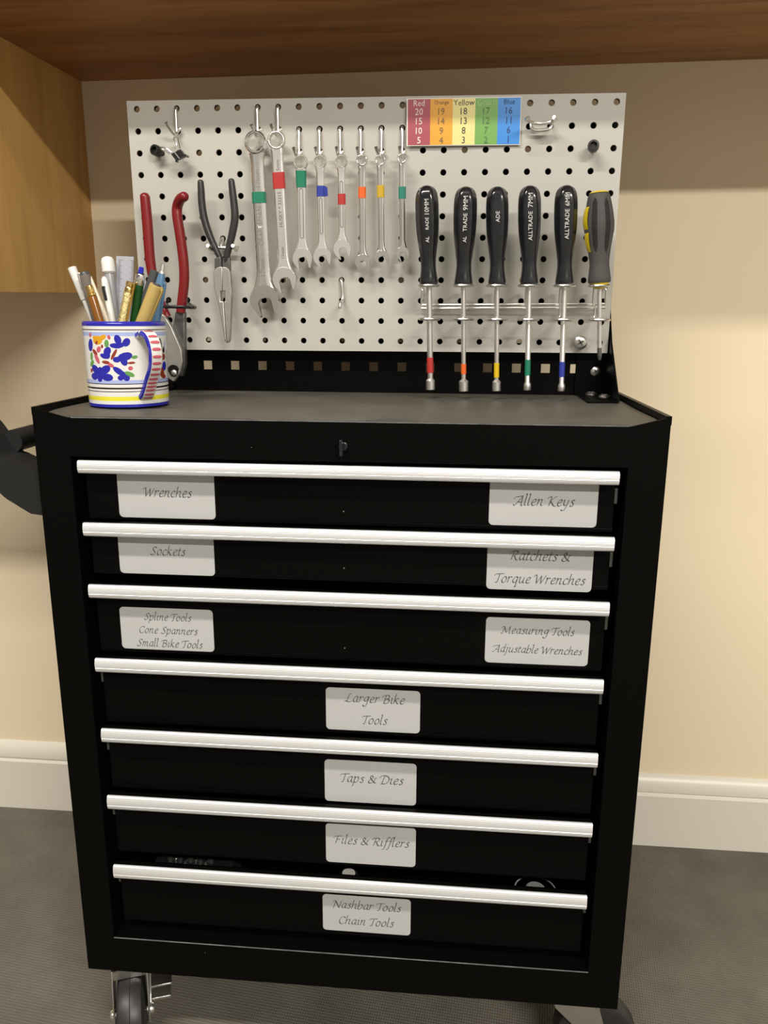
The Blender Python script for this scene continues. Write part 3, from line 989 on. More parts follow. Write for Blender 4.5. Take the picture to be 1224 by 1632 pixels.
NS = 8
g = [[chart(i / 5, j / NS) for j in range(NS + 1)] for i in range(6)]
for i in range(5):
    for j in range(NS):
        mb.add([g[i][j], g[i + 1][j], g[i + 1][j + 1], g[i][j + 1]], [(0, 1, 2, 3)], 0)
        u0, u1 = .012 + i * .1965, .012 + (i + 1) * .1965
        w0, w1 = .02 + j / NS * .965, .02 + (j + 1) / NS * .965
        mb.add([chart(u0, w0, .0002), chart(u1, w0, .0002), chart(u1, w1, .0002), chart(u0, w1, .0002)], [(0, 1, 2, 3)], 1 + i)
ink = [6, 7, 8, 9, 11]
ink2 = [6, 7, 8, 10, 11]
for i, (nm, nums) in enumerate((('Red', (20, 15, 10, 5)), ('Orange', (19, 14, 9, 4)), ('Yellow', (18, 13, 8, 3)), ('Green', (17, 12, 7, 2)), ('Blue', (16, 11, 6, 1)))):
    u = .012 + (i + .5) * .1965
    hx = .0052
    put_text(mb, nm, chart(u, .105, .0005), (1, .005, .02), (0, 0, 1), height=.0066 if nm != 'Orange' and nm != 'Blue' else .0056, mi=ink[i], squeeze=.95)
    for j, q in enumerate(nums):
        put_text(mb, str(q), chart(u, .285 + j * .2, .0006), (1, .005, .02), (0, 0, 1), height=.0074, mi=ink2[i], squeeze=.95, bold=.012 if i == 0 and j > 1 else 0)
cc = mb.build('color_chart', ['c_white', 'c_red', 'c_orange', 'c_yellow', 'c_green', 'c_blue', 'ct_white', 'ct_brown', 'ct_dark', 'ct_green', 'ct_moss', 'ct_navy'])
tag(cc, 'five coloured strip chart of names and numbers fixed to the top of the pegboard', 'chart')


# ------------------------------------------------------------------ hooks
def j_hook(i, j, label, drop=.033, r=.0021, reach=.020, rise=.008, group='wire hooks on the pegboard', name='peg_hook', twist=0.0):
    p = Vector(hole(i, j))
    pts = [(0, .010, .004), (0, .004, .0012), (0, -.002, -.0006), (0, -.0038, -.005), (0, -.0042, -drop * .6), (0, -.0046, -drop + .004), (0, -.0075, -drop), (twist * .4, -.012, -drop + .0005), (twist, -reach, -drop + rise * .6), (twist * 1.3, -reach - .004, -drop + rise)]
    mb = MB()
    mb.tube([p + Vector(q) for q in catmull(pts, 5)], r, seg=10)
    # crimped heel that steadies the hook
    mb.tube([p + Vector((.0012, -.0046, -drop + .003)), p + Vector((.0034, -.0050, -drop + .006)), p + Vector((.0046, -.0040, -drop + .0075))], r * .8, seg=8)
    o = mb.build(name, 'zinc', origin=tuple(p))
    tag(o, label, 'hook', group)
    return p + Vector((twist * .5, -.0125, -drop + .0005))


j_hook(6, 0, 'wire hook in the top row holding the largest chrome wrench', twist=-.002)
j_hook(7, 0, 'wire hook in the top row holding the red banded satin wrench', twist=-.003)
j_hook(8, 1, 'wire hook holding the satin wrench banded green just below its ring', twist=-.002, drop=.0335)
j_hook(9, 1, 'wire hook holding the small wrench with the blue tape flag', twist=-.001, drop=.0335)
j_hook(10, 1, 'wire hook holding the small wrench with dark red tape', twist=-.001, drop=.0335)
j_hook(11, 1, 'wire hook holding the small wrench with orange tape', twist=-.0012, drop=.034)
j_hook(12, 1, 'wire hook holding the small wrench with yellow tape', twist=-.0035, drop=.034)
j_hook(13, 1, 'wire hook holding the small teal banded wrench beside the colour chart', twist=-.001, drop=.034)
j_hook(2, 0, 'wire hook in the top row holding the black binder clip', twist=-.0045, drop=.031, rise=.010)

# the empty hook, a little more bent up at its end
p = Vector(hole(10, 8))
mb = MB()
mb.tube([p + Vector(q) for q in catmull([(0, .010, .004), (0, .004, .0012), (0, -.003, 0), (.0005, -.0046, -.005), (.0018, -.005, -.022), (.0022, -.009, -.0265), (.0018, -.018, -.0275), (.0012, -.0225, -.0285), (.0008, -.0240, -.0325), (.0006, -.0240, -.0355)], 5)], .0021, seg=10)
tag(mb.build('peg_hook', 'zinc', origin=tuple(p)), 'empty wire hook on the pegboard below the row of small wrenches', 'hook', 'wire hooks on the pegboard')


# ------------------------------------------------------------------ wrenches
def wrench(label, c0, c1, rr, w0, w1, rj, tips, t, mat_key, bands, marks=(), hole_r=.70, groove=None, flag=None, rib=False):
    """combination wrench: c0 ring centre, c1 jaw centre (world), bands = (from, to, material) in metres along the shank"""
    A, B = Vector(c0), Vector(c1)
    d = (B - A).normalized()
    n = Vector((0, -1, 0)).cross(d)
    n = Vector((d.z * -1, 0, d.x))           # sideways, to the right when it hangs
    if n.x < 0:
        n = -n
    yv = Vector((0, 1, 0))
    Lk = (B - A).length

    def P(s, v, y):
        return A + d * s + n * v + yv * y
    tw = thing('combination_wrench', tuple(A), label, 'wrench', 'combination wrenches on the pegboard')
    mb = MB()
    # ring end with a twelve-point opening
    S = 48
    tr = t * 1.25
    sec = [(rr * .90, -tr / 2), (rr, -tr / 2 + .0012), (rr, tr / 2 - .0012), (rr * .90, tr / 2)]
    rings = []
    for k in range(S):
        a = 2 * math.pi * k / S
        star = hole_r * rr * (1 + .075 * (abs(((k * 12 / S) % 1) - .5) * 2 - .5))
        sc_ = [(star + .0007, -tr / 2)] + sec + [(star + .0007, tr / 2), (star, tr / 2 - .0008), (star, -tr / 2 + .0008)]
        rings.append([P(r * math.cos(a), r * math.sin(a), y) for r, y in sc_])
    rings.append(rings[0])
    mb.rings(rings, caps=False)
    # shank
    s0, s1 = rr * .86, Lk - rj * .55
    secs = []
    NSH = 26
    for k in range(NSH + 1):
        u = k / NSH
        s = s0 + (s1 - s0) * u
        w = (w0 + (w1 - w0) * u) / 2
        flare_t = max(0, 1 - (s - s0) / (rr * 1.3))
        flare_b = max(0, 1 - (s1 - s) / (rj * 1.5))
        w = w + (rr * .78 - w) * flare_t ** 2.2 * .8 + (rj * .86 - w) * flare_b ** 2.0
        h = t / 2 * (0.80 + .2 * max(flare_t, flare_b))
        c = min(w * .42, h * .7)
        q = h * .45
        if rib:
            fr = [(-w * math.cos(e), -h * math.sin(e)) for e in (.25, .5, .75, 1.0, 1.2)]
            pts = fr + [(-w * .33, -h * .66), (w * .33, -h * .66)] + [(-v, y) for v, y in fr[::-1]] + [(w, q), (w - c, h), (-w + c, h), (-w, q)]
        else:
            pts = [(-w, -q), (-w + c, -h), (-w * .4, -h), (-w * .33, -h), (w * .33, -h), (w * .4, -h), (w - c, -h), (w, -q), (w, q), (w - c, h), (-w + c, h), (-w, q)]
        secs.append([P(s, v, y) for v, y in pts])
    mb.rings(secs)
    # open jaw
    ang = math.atan2((Vector(tips[0]) + Vector(tips[1]) - B * 2).dot(n), (Vector(tips[0]) + Vector(tips[1]) - B * 2).dot(d))
    half = abs((Vector(tips[1]) - Vector(tips[0])).dot(n)) / 2
    ca, sa = math.cos(ang), math.sin(ang)
    hw = rj * .47
    reach_l = (Vector(tips[0]) - B).length
    reach_r = (Vector(tips[1]) - B).length
    left, right = (tips[0], tips[1])

    def J(a, v):                                  # a along the mouth, v across it
        return (a * ca - v * sa, a * sa + v * ca)
    out = [J(reach_r * .93, hw * 1.02), J(reach_r * .985, hw * 1.25)]
    a0 = math.atan2(hw * 1.75, reach_r * .62)
    NA = 26
    for k in range(NA + 1):
        q = a0 + (2 * math.pi - 2 * a0) * k / NA
        out.append(J(rj * math.cos(q), rj * math.sin(q)))
    out += [J(reach_l * .985, -hw * 1.25), J(reach_l * .93, -hw * 1.02), J(rj * .12, -hw), J(-rj * .10, -hw * .66), J(-rj * .14, 0), J(-rj * .10, hw * .66), J(rj * .12, hw)]
    tj = t * 1.0
    nn = len(out)
    vs = [P(Lk + a, v, -tj / 2) for a, v in out] + [P(Lk + a, v, tj / 2) for a, v in out]
    mb.add(vs, [tuple(range(nn)), tuple(range(2 * nn - 1, nn - 1, -1))] + [(i, i + nn, (i + 1) % nn + nn, (i + 1) % nn) for i in range(nn)])
    if groove:                                   # pressed long oval on the flat
        g0, g1, gw = groove
        pts = [P(g0 + gw, v, -t * .41) for v in ()]
        path = []
        for k in range(9):
            q = math.pi / 2 + math.pi * k / 8
            path.append(P(g0 + gw + gw * math.cos(q), -gw * math.sin(q), -t * .40))
        for k in range(9):
            q = -math.pi / 2 + math.pi * k / 8
            path.append(P(g1 - gw + gw * math.cos(q), -gw * math.sin(q), -t * .40))
        mb.tube(path, .00045, 1, seg=6, closed=True)
    yt = -t * .40 - .0003 if not rib else -t * .264 - .0004
    for txt, s, hgt, mi in marks:
        put_text(mb, txt, P(s, 0, yt), -d, -n, height=hgt, mi=mi)
    mb.build('wrench_body', [mat_key, 'engrave', 'emboss'], tw, bevel=.0007, smooth=32)
    for b0, b1, mk in bands:
        bmb = MB()
        rg = []
        for s in (b0, b0 + .0002, b1 - .0002, b1):
            u = min(1, max(0, (s - s0) / (s1 - s0)))
            w = (w0 + (w1 - w0) * u) / 2
            fl = max(0, 1 - (s - s0) / (rr * 1.3))
            w = w + (rr * .78 - w) * fl ** 2.2 * .8
            h = t / 2 * (.80 + .2 * fl)
            e = .0005
            c = min(w * .42, h * .7)
            rg.append([P(s, v, y) for v, y in [(-w - e, -h * .5), (-w + c - e, -h - e), (w - c + e, -h - e), (w + e, -h * .5), (w + e, h * .5), (w - c + e, h + e), (-w + c - e, h + e), (-w - e, h * .5)]])
        bmb.rings(rg)
        if flag:
            f0, f1, out_ = flag
            w = (w0 + w1) / 4
            bmb.add([P(f0, w, -.0024), P(f0 + .001, w + out_ * .6, -.004), P(f0 + .002, w + out_, -.0015), P(f1, w + out_ * 1.15, -.003), P(f1 + .0004, w + out_ * .5, -.001), P(f1, w, -.0024)], [(0, 1, 2, 3, 4, 5)])
            bmb.add([P(f0, w, -.0020), P(f0 + .001, w + out_ * .6, -.0036), P(f0 + .002, w + out_, -.0011), P(f1, w + out_ * 1.15, -.0026), P(f1 + .0004, w + out_ * .5, -.0006), P(f1, w, -.0020)], [(0, 1, 2, 3, 4, 5)])
        bmb.build('tape_band', mk, tw)
    return tw


YW = -.0150
wrench('largest chrome wrench with a green tape band, first in the hanging row', (-0.1356, -0.0150, 1.1215), (-0.1303, -0.0150, 0.9364), 0.01325, 0.01542, 0.01736, 0.01847,
       ((-0.1374, -0.0150, 0.9178), (-0.1158, -0.0150, 0.9232)), .0085, 'chrome', [(0.05632, 0.06919, 't_green')],
       marks=[('17mm', 0.04051, .0062, 2), ('CRAFTSMAN', 0.09636, .0058, 2), ('17mm', 0.14548, .0064, 2)], rib=True, hole_r=.76)
wrench('large satin wrench with a wide red tape band, second in the hanging row', (-0.1100, -0.0150, 1.1238), (-0.1042, -0.0150, 0.9616), 0.01073, 0.01409, 0.01374, 0.01504,
       ((-0.1105, -0.0150, 0.9469), (-0.0920, -0.0150, 0.9523)), .0066, 'satin', [(0.03625, 0.05509, 't_red')],
       marks=[('15mm', 0.02963, .0044, 1), ('HUSKY * 33315', 0.07927, .0046, 1), ('15mm', 0.13014, .0040, 1)], hole_r=.74)
wrench('satin wrench with green tape directly under its ring, third in the hanging row', (-0.0807, -0.0150, 1.0985), (-0.0807, -0.0150, 0.9869), 0.00873, 0.01080, 0.01049, 0.01228,
       ((-0.0860, -0.0150, 0.9741), (-0.0713, -0.0150, 0.9775)), .0052, 'satin', [(0.00931, 0.02849, 't_green')], groove=(0.02978, 0.08743, .0022), hole_r=.77)
wrench('small satin wrench whose blue tape sticks out in a flag', (-0.0571, -0.0150, 1.0990), (-0.0557, -0.0150, 0.9887), 0.00781, 0.00910, 0.00861, 0.01117,
       ((-0.0594, -0.0150, 0.9783), (-0.0467, -0.0150, 0.9818)), .0048, 'satin', [(0.02718, 0.03958, 't_blue')], groove=(0.04138, 0.08304, .0017), flag=(0.02754, 0.03922, .0042), hole_r=.76)
wrench('short satin wrench with a dark red tape band between two pressed ovals', (-0.0311, -0.0150, 1.0989), (-0.0305, -0.0150, 0.9980), 0.00758, 0.00849, 0.00828, 0.01083,
       ((-0.0340, -0.0150, 0.9867), (-0.0213, -0.0150, 0.9904)), .0048, 'satin', [(0.03654, 0.04884, 't_red')], groove=(0.02216, 0.07515, .0017), hole_r=.76)
wrench('small polished wrench with an orange tape band', (-0.0058, -0.0150, 1.1003), (-0.0050, -0.0150, 0.9826), 0.00681, 0.00849, 0.00800, 0.00961,
       ((-0.0100, -0.0150, 0.9711), (0.0020, -0.0150, 0.9732)), .0050, 'chrome', [(0.03025, 0.04308, 't_orange')], rib=True, hole_r=.66)
wrench('small polished wrench with a mustard yellow tape band', (0.0165, -0.0150, 1.1000), (0.0187, -0.0150, 0.9877), 0.00628, 0.00818, 0.00767, 0.00913,
       ((0.0164, -0.0150, 0.9778), (0.0263, -0.0150, 0.9816)), .0048, 'chrome', [(0.02824, 0.04229, 't_mustard')], rib=True, hole_r=.64)
wrench('smallest polished wrench with a teal band, at the right end of the hanging row', (0.0429, -0.0150, 1.1016), (0.0446, -0.0150, 0.9928), 0.00582, 0.00803, 0.00751, 0.00833,
       ((0.0429, -0.0150, 0.9827), (0.0513, -0.0150, 0.9875)), .0046, 'chrome', [(0.03173, 0.04528, 't_teal')], rib=True, hole_r=.60)

# ------------------------------------------------------------------ screwdriver rack and drivers
YS = -.043
mb = MB()
RX_ = [(0.0789, 0.0803), (0.1204, 0.1217), (0.1608, 0.1621), (0.1989, 0.2001), (0.2406, 0.2417), (0.2816, 0.2842)]
wr = .0016
TOPZ, LOWZ = 0.9534, 0.9141
BARZ = ((0.1695, 0.9312))[1]
xl_, xr_ = ((0.0689, 0.9313))[0], ((0.2966, 0.9343))[0]
for dz in (0, -.0042):
    mb.tube([(xl_, -.0055, BARZ + dz), (xr_, -.0055, BARZ + dz + .002)], wr, seg=8)
for k, (xa, xb) in enumerate(RX_):
    for z, x in ((TOPZ, xa), (LOWZ, xb)):
        rad = .0118
        mb.tube([(x + rad * math.cos(q), YS + rad * .92 * math.sin(q), z) for q in [2 * math.pi * i / 28 for i in range(28)]], wr, seg=8, closed=True)
        mb.tube(catmull([(x, YS + rad * .92, z), (x, -.012, z), (x, -.0065, z - .004 if z == TOPZ else z + .004), (x, -.0060, BARZ - .001)], 4), wr, seg=8)
for x in (xl_, xr_):
    s = 1 if x > 0.25 else 0
    zt_ = TOPZ
    mb.tube(catmull([(x, .012, BARZ + .0245), (x, .004, BARZ + .0235), (x, -.004, BARZ + .021), (x, -.0056, BARZ + .014), (x, -.0056, BARZ)], 5), wr, seg=8)
rk = mb.build('tool_rack', 'zinc')
tag(rk, 'silver wire rack with six rings holding the screwdrivers on the pegboard', 'rack')


def nut_driver(label, top, base, shaft_end, r_max, shaft_r, tape, tape_z, sock_z, sock_r, text, mat_tape, faded=0):
    """black fluted handle, collar, shaft, coloured band and socket"""
    t = thing('nut_driver', tuple(shaft_end), label, 'screwdriver', 'black handled drivers in the rack')
    A, B, E = Vector(top), Vector(base), Vector(shaft_end)
    ax = B - A
    L = ax.length
    prof = [(0, .03), (.006, .30), (.02, .55), (.045, .76), (.08, .89), (.13, .965), (.20, 1), (.34, 1), (.45, .965), (.56, .87), (.66, .75), (.74, .665), (.80, .645), (.86, .675), (.92, .745), (.965, .80), (.985, .80), (1, .76)]
    mb = MB()

    def lobes(q, s):
        f = .055 * max(0, 1 - max(0, s / L - .60) / .2)
        return 1 - f * (1 - abs(math.cos(3 * q)) ** .6) if f > 0 else 1 - f
    # six flats: narrow at flat centres, wide at ridges
    def hexa(q, s):
        f = max(0, min(1, 1 - (s / L - .62) / .16))
        q6 = (q + math.pi / 6) % (math.pi / 3) - math.pi / 6
        flat = .915 / math.cos(q6)
        return (1 - f) + f * min(1.0, flat)
    mb.lathe(A, ax, [(s * L, r * r_max) for s, r in prof], seg=72, shape=hexa)
    if text:
        d = ax.normalized()
        nrm = Vector((0, -1, 0))
        for txt, s0, s1, k in text:
            c = A + d * (s0 + s1) / 2 * L + nrm * (r_max * .915 * .985 + .0004)
            put_text(mb, txt, c, -d, Vector((-1, 0, 0)), width=(s1 - s0) * L, mi=1)
    hd = mb.build('driver_handle', ['handle_black', 'print_white'], t, smooth=25)
    d2 = (E - B).normalized()
    L2 = (E - B).length
    mb = MB()
    mb.lathe(B - d2 * .001, d2, [(0, shaft_r * 1.4), (.0016, shaft_r * 1.4), (.0018, shaft_r), (sock_z * L2, shaft_r), (sock_z * L2 + .0028, sock_r), (L2 - .0006, sock_r), (L2, sock_r * .93), (L2 + .0001, sock_r * .72), (L2 - .004, sock_r * .68)], seg=28)
    mb.build('shaft', 'satin', t, smooth=30)
    mb = MB()
    mb.lathe(B, d2, [(tape_z[0] * L2, shaft_r * 1.02), (tape_z[0] * L2 + .0002, shaft_r * 1.12), (tape_z[1] * L2 - .0002, shaft_r * 1.12), (tape_z[1] * L2, shaft_r * 1.02)], seg=28)
    mb.build('tape_band', mat_tape, t)
    return t


nut_driver('black handled driver with a red banded shaft, first in the rack', (0.0740, -0.0430, 1.0672), (0.0788, -0.0430, 0.9547), (0.0833, -0.0430, 0.8273), 0.01390, 0.00361, None, (0.680, 0.829), 0.891, 0.00572, [('10MM', 0.150, 0.300, 0), ('RADE', 0.330, 0.450, 0), ('AL', 0.520, 0.580, 0)], 't_red')
nut_driver('black handled driver with an orange banded shaft', (0.1203, -0.0430, 1.0656), (0.1204, -0.0430, 0.9540), (0.1245, -0.0430, 0.8259), 0.01383, 0.00290, None, (0.730, 0.828), 0.883, 0.00596, [('9MM', 0.110, 0.250, 0), ('TRADE', 0.280, 0.460, 0), ('AL', 0.510, 0.570, 0)], 't_orange')
nut_driver('black handled driver with a yellow banded shaft and worn lettering', (0.1568, -0.0430, 1.0653), (0.1608, -0.0430, 0.9548), (0.1649, -0.0430, 0.8268), 0.01322, 0.00290, None, (0.725, 0.863), 0.892, 0.00540, [('ADE', 0.260, 0.370, 0)], 't_yellow')
nut_driver('black handled driver with a teal green banded shaft', (0.1942, -0.0430, 1.0661), (0.1989, -0.0430, 0.9552), (0.2026, -0.0430, 0.8284), 0.01337, 0.00314, None, (0.700, 0.852), 0.918, 0.00461, [('7MM', 0.090, 0.230, 0), ('ALLTRADE', 0.270, 0.560, 0)], 't_green')
nut_driver('black handled driver with a dark blue banded shaft', (0.2363, -0.0430, 1.0661), (0.2405, -0.0430, 0.9556), (0.2441, -0.0430, 0.8278), 0.01352, 0.00314, None, (0.715, 0.859), 0.922, 0.00453, [('6MM', 0.090, 0.220, 0), ('ALLTRADE', 0.250, 0.550, 0)], 't_blue')

# the odd screwdriver with the grey and yellow grip
A, B, E = Vector((0.2740, -0.0430, 1.0585)), Vector((0.2814, -0.0430, 0.9568)), Vector((0.2876, -0.0430, 0.8662))
sd = thing('screwdriver', tuple(E), 'grey and yellow handled screwdriver in the last ring of the rack', 'screwdriver')
ax = (B - A)
L = ax.length
R0 = 0.01860
mb = MB()
prof = [(0, .02), (.004, .40), (.015, .56), (.03, .62), (.05, .68), (.12, .76), (.22, .86), (.33, .93), (.42, .92), (.50, .83), (.58, .75), (.66, .68), (.74, .62), (.80, .61), (.88, .66), (.95, .71), (.985, .71), (1, .66)]
mb.lathe(A, ax, [(s * L, r * R0) for s, r in prof], seg=48)
mb.build('grip', 'grip_grey', sd)
d = ax.normalized()
for sx in (-.38, .36):
    mb = MB()
    ring = []
    for s, w in [(.08 + .58 * q_ / 36, .165 * min(1, (q_ + 1) / 4, (37 - q_) / 5)) for q_ in range(37)]:
        rloc = R0 * .80 * (.92 + .2 * math.sin(s * 5))
        rl = [p[1] for p in prof]
        k = max(i for i in range(len(prof)) if prof[i][0] <= s)
        u = (s - prof[k][0]) / (prof[k + 1][0] - prof[k][0])
        rr = R0 * (prof[k][1] + (prof[k + 1][1] - prof[k][1]) * u)
        row = []
        for q in (-1, -.5, 0, .5, 1):
            a = sx * 1.25 + q * w * 1.1
            row.append(A + d * s * L + Vector((math.sin(a) * (rr + .0005), -math.cos(a) * (rr + .0005), 0)))
        ring.append(row)
    mb.rings(ring, close=False, caps=False)
    mb.build('grip_pad', 'grip_dark', sd)
mb = MB()
mb.lathe(A + Vector((0, 0, .0006)), d, [(0, R0 * .3), (.0006, R0 * .50), (.0022, R0 * .61), (.003, R0 * .5)], seg=24)
mb_cap = mb
for s0, s1, bul in ((.17, .415, 1.0), (.45, .66, 1.0)):
    mb = MB()
    ring = []
    for k in range(9):
        s = s0 + (s1 - s0) * k / 8
        kk = max(i for i in range(len(prof)) if prof[i][0] <= s)
        u = (s - prof[kk][0]) / (prof[kk + 1][0] - prof[kk][0])
        rr = R0 * (prof[kk][1] + (prof[kk + 1][1] - prof[kk][1]) * u) + .0002 + .0016 * math.sin(math.pi * k / 8) ** .6
        row = []
        for q in range(7):
            a = -math.pi / 2 - .62 + 1.24 * q / 6
            row.append(A + d * s * L + Vector((math.sin(a) * rr, -math.cos(a) * rr, 0)))
        ring.append(row)
    mb.rings(ring, close=False, caps=False)
    mb.build('grip_inlay', 'yellow', sd)['label'] = 'bright yellow grip inlay'
d2 = (E - B).normalized()
mb = MB()
mb.lathe(B - d2 * .001, d2, [(0, R0 * .60), (.003, R0 * .58), (.006, R0 * .42), (.008, R0 * .2)], seg=24)
mb.build('grip_collar', 'yellow', sd)['label'] = 'yellow collar under the grip'
mb_cap.build('grip_cap', 'yellow', sd)['label'] = 'yellow end cap of the grip'
mb = MB()
L2 = (E - B).length
sr = 0.00265
mb.lathe(B, d2, [(0, sr), (L2 * .84, sr)], seg=20)
mb.build('shaft', 'satin', sd)
mb = MB()
mb.lathe(B, d2, [(L2 * .835, sr * 1.02), (L2 * .93, sr * 1.02), (L2 * .985, sr * .75), (L2, sr * .35)], seg=16)
mb.build('tip', 'darksteel', sd)


# ------------------------------------------------------------------ long-nose pliers
YP = -.020
pl = thing('long_nose_pliers', (-0.1787, -0.0200, 0.8833), 'long-nose pliers with dark grey dipped handles hanging on the pegboard', 'pliers')
for nm, pts, rr in (('handle_grip', [(-0.2053, -0.0200, 1.0769), (-0.2052, -0.0200, 1.0660), (-0.2050, -0.0200, 1.0514), (-0.2029, -0.0200, 1.0345), (-0.1976, -0.0200, 1.0160), (-0.1906, -0.0200, 0.9995), (-0.1852, -0.0200, 0.9875), (-0.1833, -0.0180, 0.9778)], [4.9, 5.6, 5.9, 6.0, 5.7, 5.0, 4.4, 3.6]),
                    ('handle_grip', [(-0.1666, -0.0200, 1.0780), (-0.1658, -0.0200, 1.0671), (-0.1644, -0.0200, 1.0511), (-0.1640, -0.0200, 1.0343), (-0.1684, -0.0200, 1.0151), (-0.1731, -0.0200, 0.9995), (-0.1765, -0.0200, 0.9875), (-0.1793, -0.0180, 0.9778)], [4.9, 5.6, 5.9, 6.2, 6.0, 5.4, 4.8, 4.2])):
    P3 = catmull(pts, 6)
    rs = [v[0] for v in catmull([(r, 0) for r in rr], 6)]
    first, second = Vector(P3[0]), Vector(P3[1])
    back = (first - second).normalized()
    P3 = [tuple(first + back * .0026), tuple(first + back * .0018)] + P3
    rs = [rs[0] * .35, rs[0] * .78] + rs
    mb = MB()
    mb.tube(P3, [r * 0.00078 for r in rs], seg=18, flat=1.15)
    mb.build(nm, 'dark_dip', pl, smooth=50)
mb = MB()
ya, yb = YP - .0052, YP + .0052
neck_l = [(-0.1912, 0.9867), (-0.1834, 0.9890), (-0.1823, 0.9701), (-0.1915, 0.9716)]
neck_r = [(-0.1807, 0.9875), (-0.1722, 0.9875), (-0.1721, 0.9716), (-0.1823, 0.9701)]
mb.prism_y(neck_l, YP - .004, YP + .003)
mb.prism_y(neck_r, YP - .003, YP + .004)
mb.build('joint', 'darksteel', pl, bevel=.0006)
mb = MB()
left_j = [(-0.1928, 0.9701), (-0.1902, 0.9743), (-0.1852, 0.9765), (-0.1812, 0.9765), (-0.1825, 0.9472), (-0.1849, 0.9472), (-0.1855, 0.9345), (-0.1814, 0.9345), (-0.1803, 0.8896), (-0.1790, 0.8833), (-0.1808, 0.8833), (-0.1824, 0.8904), (-0.1875, 0.9255), (-0.1926, 0.9495), (-0.1928, 0.9525)]
right_j = [(-0.1812, 0.9765), (-0.1764, 0.9758), (-0.1728, 0.9731), (-0.1718, 0.9693), (-0.1713, 0.9526), (-0.1706, 0.9495), (-0.1725, 0.9271), (-0.1756, 0.8896), (-0.1768, 0.8849), (-0.1786, 0.8829), (-0.1799, 0.8896), (-0.1810, 0.9345), (-0.1795, 0.9345), (-0.1790, 0.9472), (-0.1825, 0.9472)]
mb.prism_y(left_j, ya, yb)
mb.build('jaw', 'steel', pl, bevel=.0008)
mb = MB()
mb.prism_y(right_j, ya + .0004, yb)
mb.build('jaw', 'steel', pl, bevel=.0008)

# plier holder hook: shank, cross bar and two prongs
mb = MB()
hk = Vector(hole(4, 6))
cr_ = Vector((-0.1841, -0.0120, 1.0005))
mb.tube(catmull([hk + Vector((0, .010, .004)), hk + Vector((0, .003, .0012)), hk + Vector((0, -.004, -.002)), Vector((hk.x, -.0055, hk.z - .008)), Vector((hk.x, -.0075, cr_.z))], 5), .0024, seg=10)
pL, pR = Vector((-0.1959, -0.0340, 1.0010)), Vector((-0.1642, -0.0340, 1.0009))
mb.tube(catmull([pL, pL + Vector((.0002, .016, -.004)), Vector((pL.x + .001, -.0095, cr_.z + .0005)), Vector((pL.x + .006, -.0075, cr_.z)), Vector((pR.x - .006, -.0075, cr_.z)), Vector((pR.x - .001, -.0095, cr_.z + .0005)), pR + Vector((-.0002, .016, -.004)), pR], 6), .0022, seg=10)
tag(mb.build('plier_holder', 'zinc', origin=tuple(hk)), 'two-pronged wire holder carrying the long-nose pliers', 'hook')

# ------------------------------------------------------------------ red handled cutters
YK = -.022
kt = thing('cutting_pliers', (-0.2515, -0.0220, 0.8338), 'large cutting pliers with long red dipped handles behind the mug', 'pliers')
u1 = 0.00077
for pts, rr, yk in (([(-0.2765, -0.0220, 1.0605), (-0.2760, -0.0220, 1.0480), (-0.2754, -0.0220, 1.0235), (-0.2746, -0.0220, 0.9806), (-0.2694, -0.0220, 0.9485), (-0.2625, -0.0220, 0.9276), (-0.2566, -0.0220, 0.9151)], [7.8, 8.2, 8.4, 8.2, 7.6, 7.0, 6.4], 0),
                    ([(-0.2221, -0.0340, 1.0584), (-0.2298, -0.0280, 1.0556), (-0.2360, -0.0220, 1.0477), (-0.2366, -0.0220, 1.0367), (-0.2343, -0.0220, 1.0152), (-0.2316, -0.0220, 0.9844), (-0.2321, -0.0220, 0.9601), (-0.2360, -0.0220, 0.9362), (-0.2389, -0.0220, 0.9207)], [7.6, 8.2, 8.3, 8.2, 8.2, 8.2, 8.2, 8.0, 7.6], 0)):
    P3 = catmull(pts, 6)
    rs = [v[0] * u1 for v in catmull([(r, 0) for r in rr], 6)]
    a, b = Vector(P3[0]), Vector(P3[1])
    back = (a - b).normalized()
    P3 = [tuple(a + back * .0042), tuple(a + back * .0028)] + P3
    rs = [rs[0] * .35, rs[0] * .76] + rs
    mb = MB()
    mb.tube(P3, rs, seg=20)
    mb.build('handle_grip', 'red_dip', kt, smooth=50)
mb = MB()
dark = [(-0.2455, 0.9214), (-0.2335, 0.9215), (-0.2356, 0.8782), (-0.2360, 0.8558), (-0.2411, 0.8396), (-0.2493, 0.8427), (-0.2493, 0.8717), (-0.2490, 0.9034)]
mb.prism_y(dark, YK - .002, YK + .008)
mb.build('jaw', 'darksteel', kt, bevel=.001)
mb = MB()
light = [(-0.2653, 0.9213), (-0.2569, 0.9167), (-0.2490, 0.9034), (-0.2378, 0.8750), (-0.2366, 0.8598), (-0.2403, 0.8461), (-0.2503, 0.8330), (-0.2597, 0.8386), (-0.2628, 0.8555), (-0.2648, 0.8779), (-0.2665, 0.9033)]
mb.prism_y(light, YK - .0095, YK - .0022)
mb.build('jaw', 'steel', kt, bevel=.0012)
mb = MB()
nc = (-0.2494, -0.0320, 0.8474)
mb.prism_y([(nc[0] + .0062 * math.cos(q) * (1 + .25 * (math.sin(q) > 0)), nc[2] + .0078 * math.sin(q)) for q in [2 * math.pi * k / 20 for k in range(20)]], YK - .0100, YK - .0090)
nt_ = mb.build('pivot_recess', 'black_in', kt)
mb = MB()
mb.lathe((nc[0] + .0008, YK - .0098, nc[2] - .0024), (0, -1, 0), [(0, .0042), (.0012, .0042), (.0024, .0026), (.0026, .0004)], seg=6)
mb.build('pivot_nut', 'steel', kt)

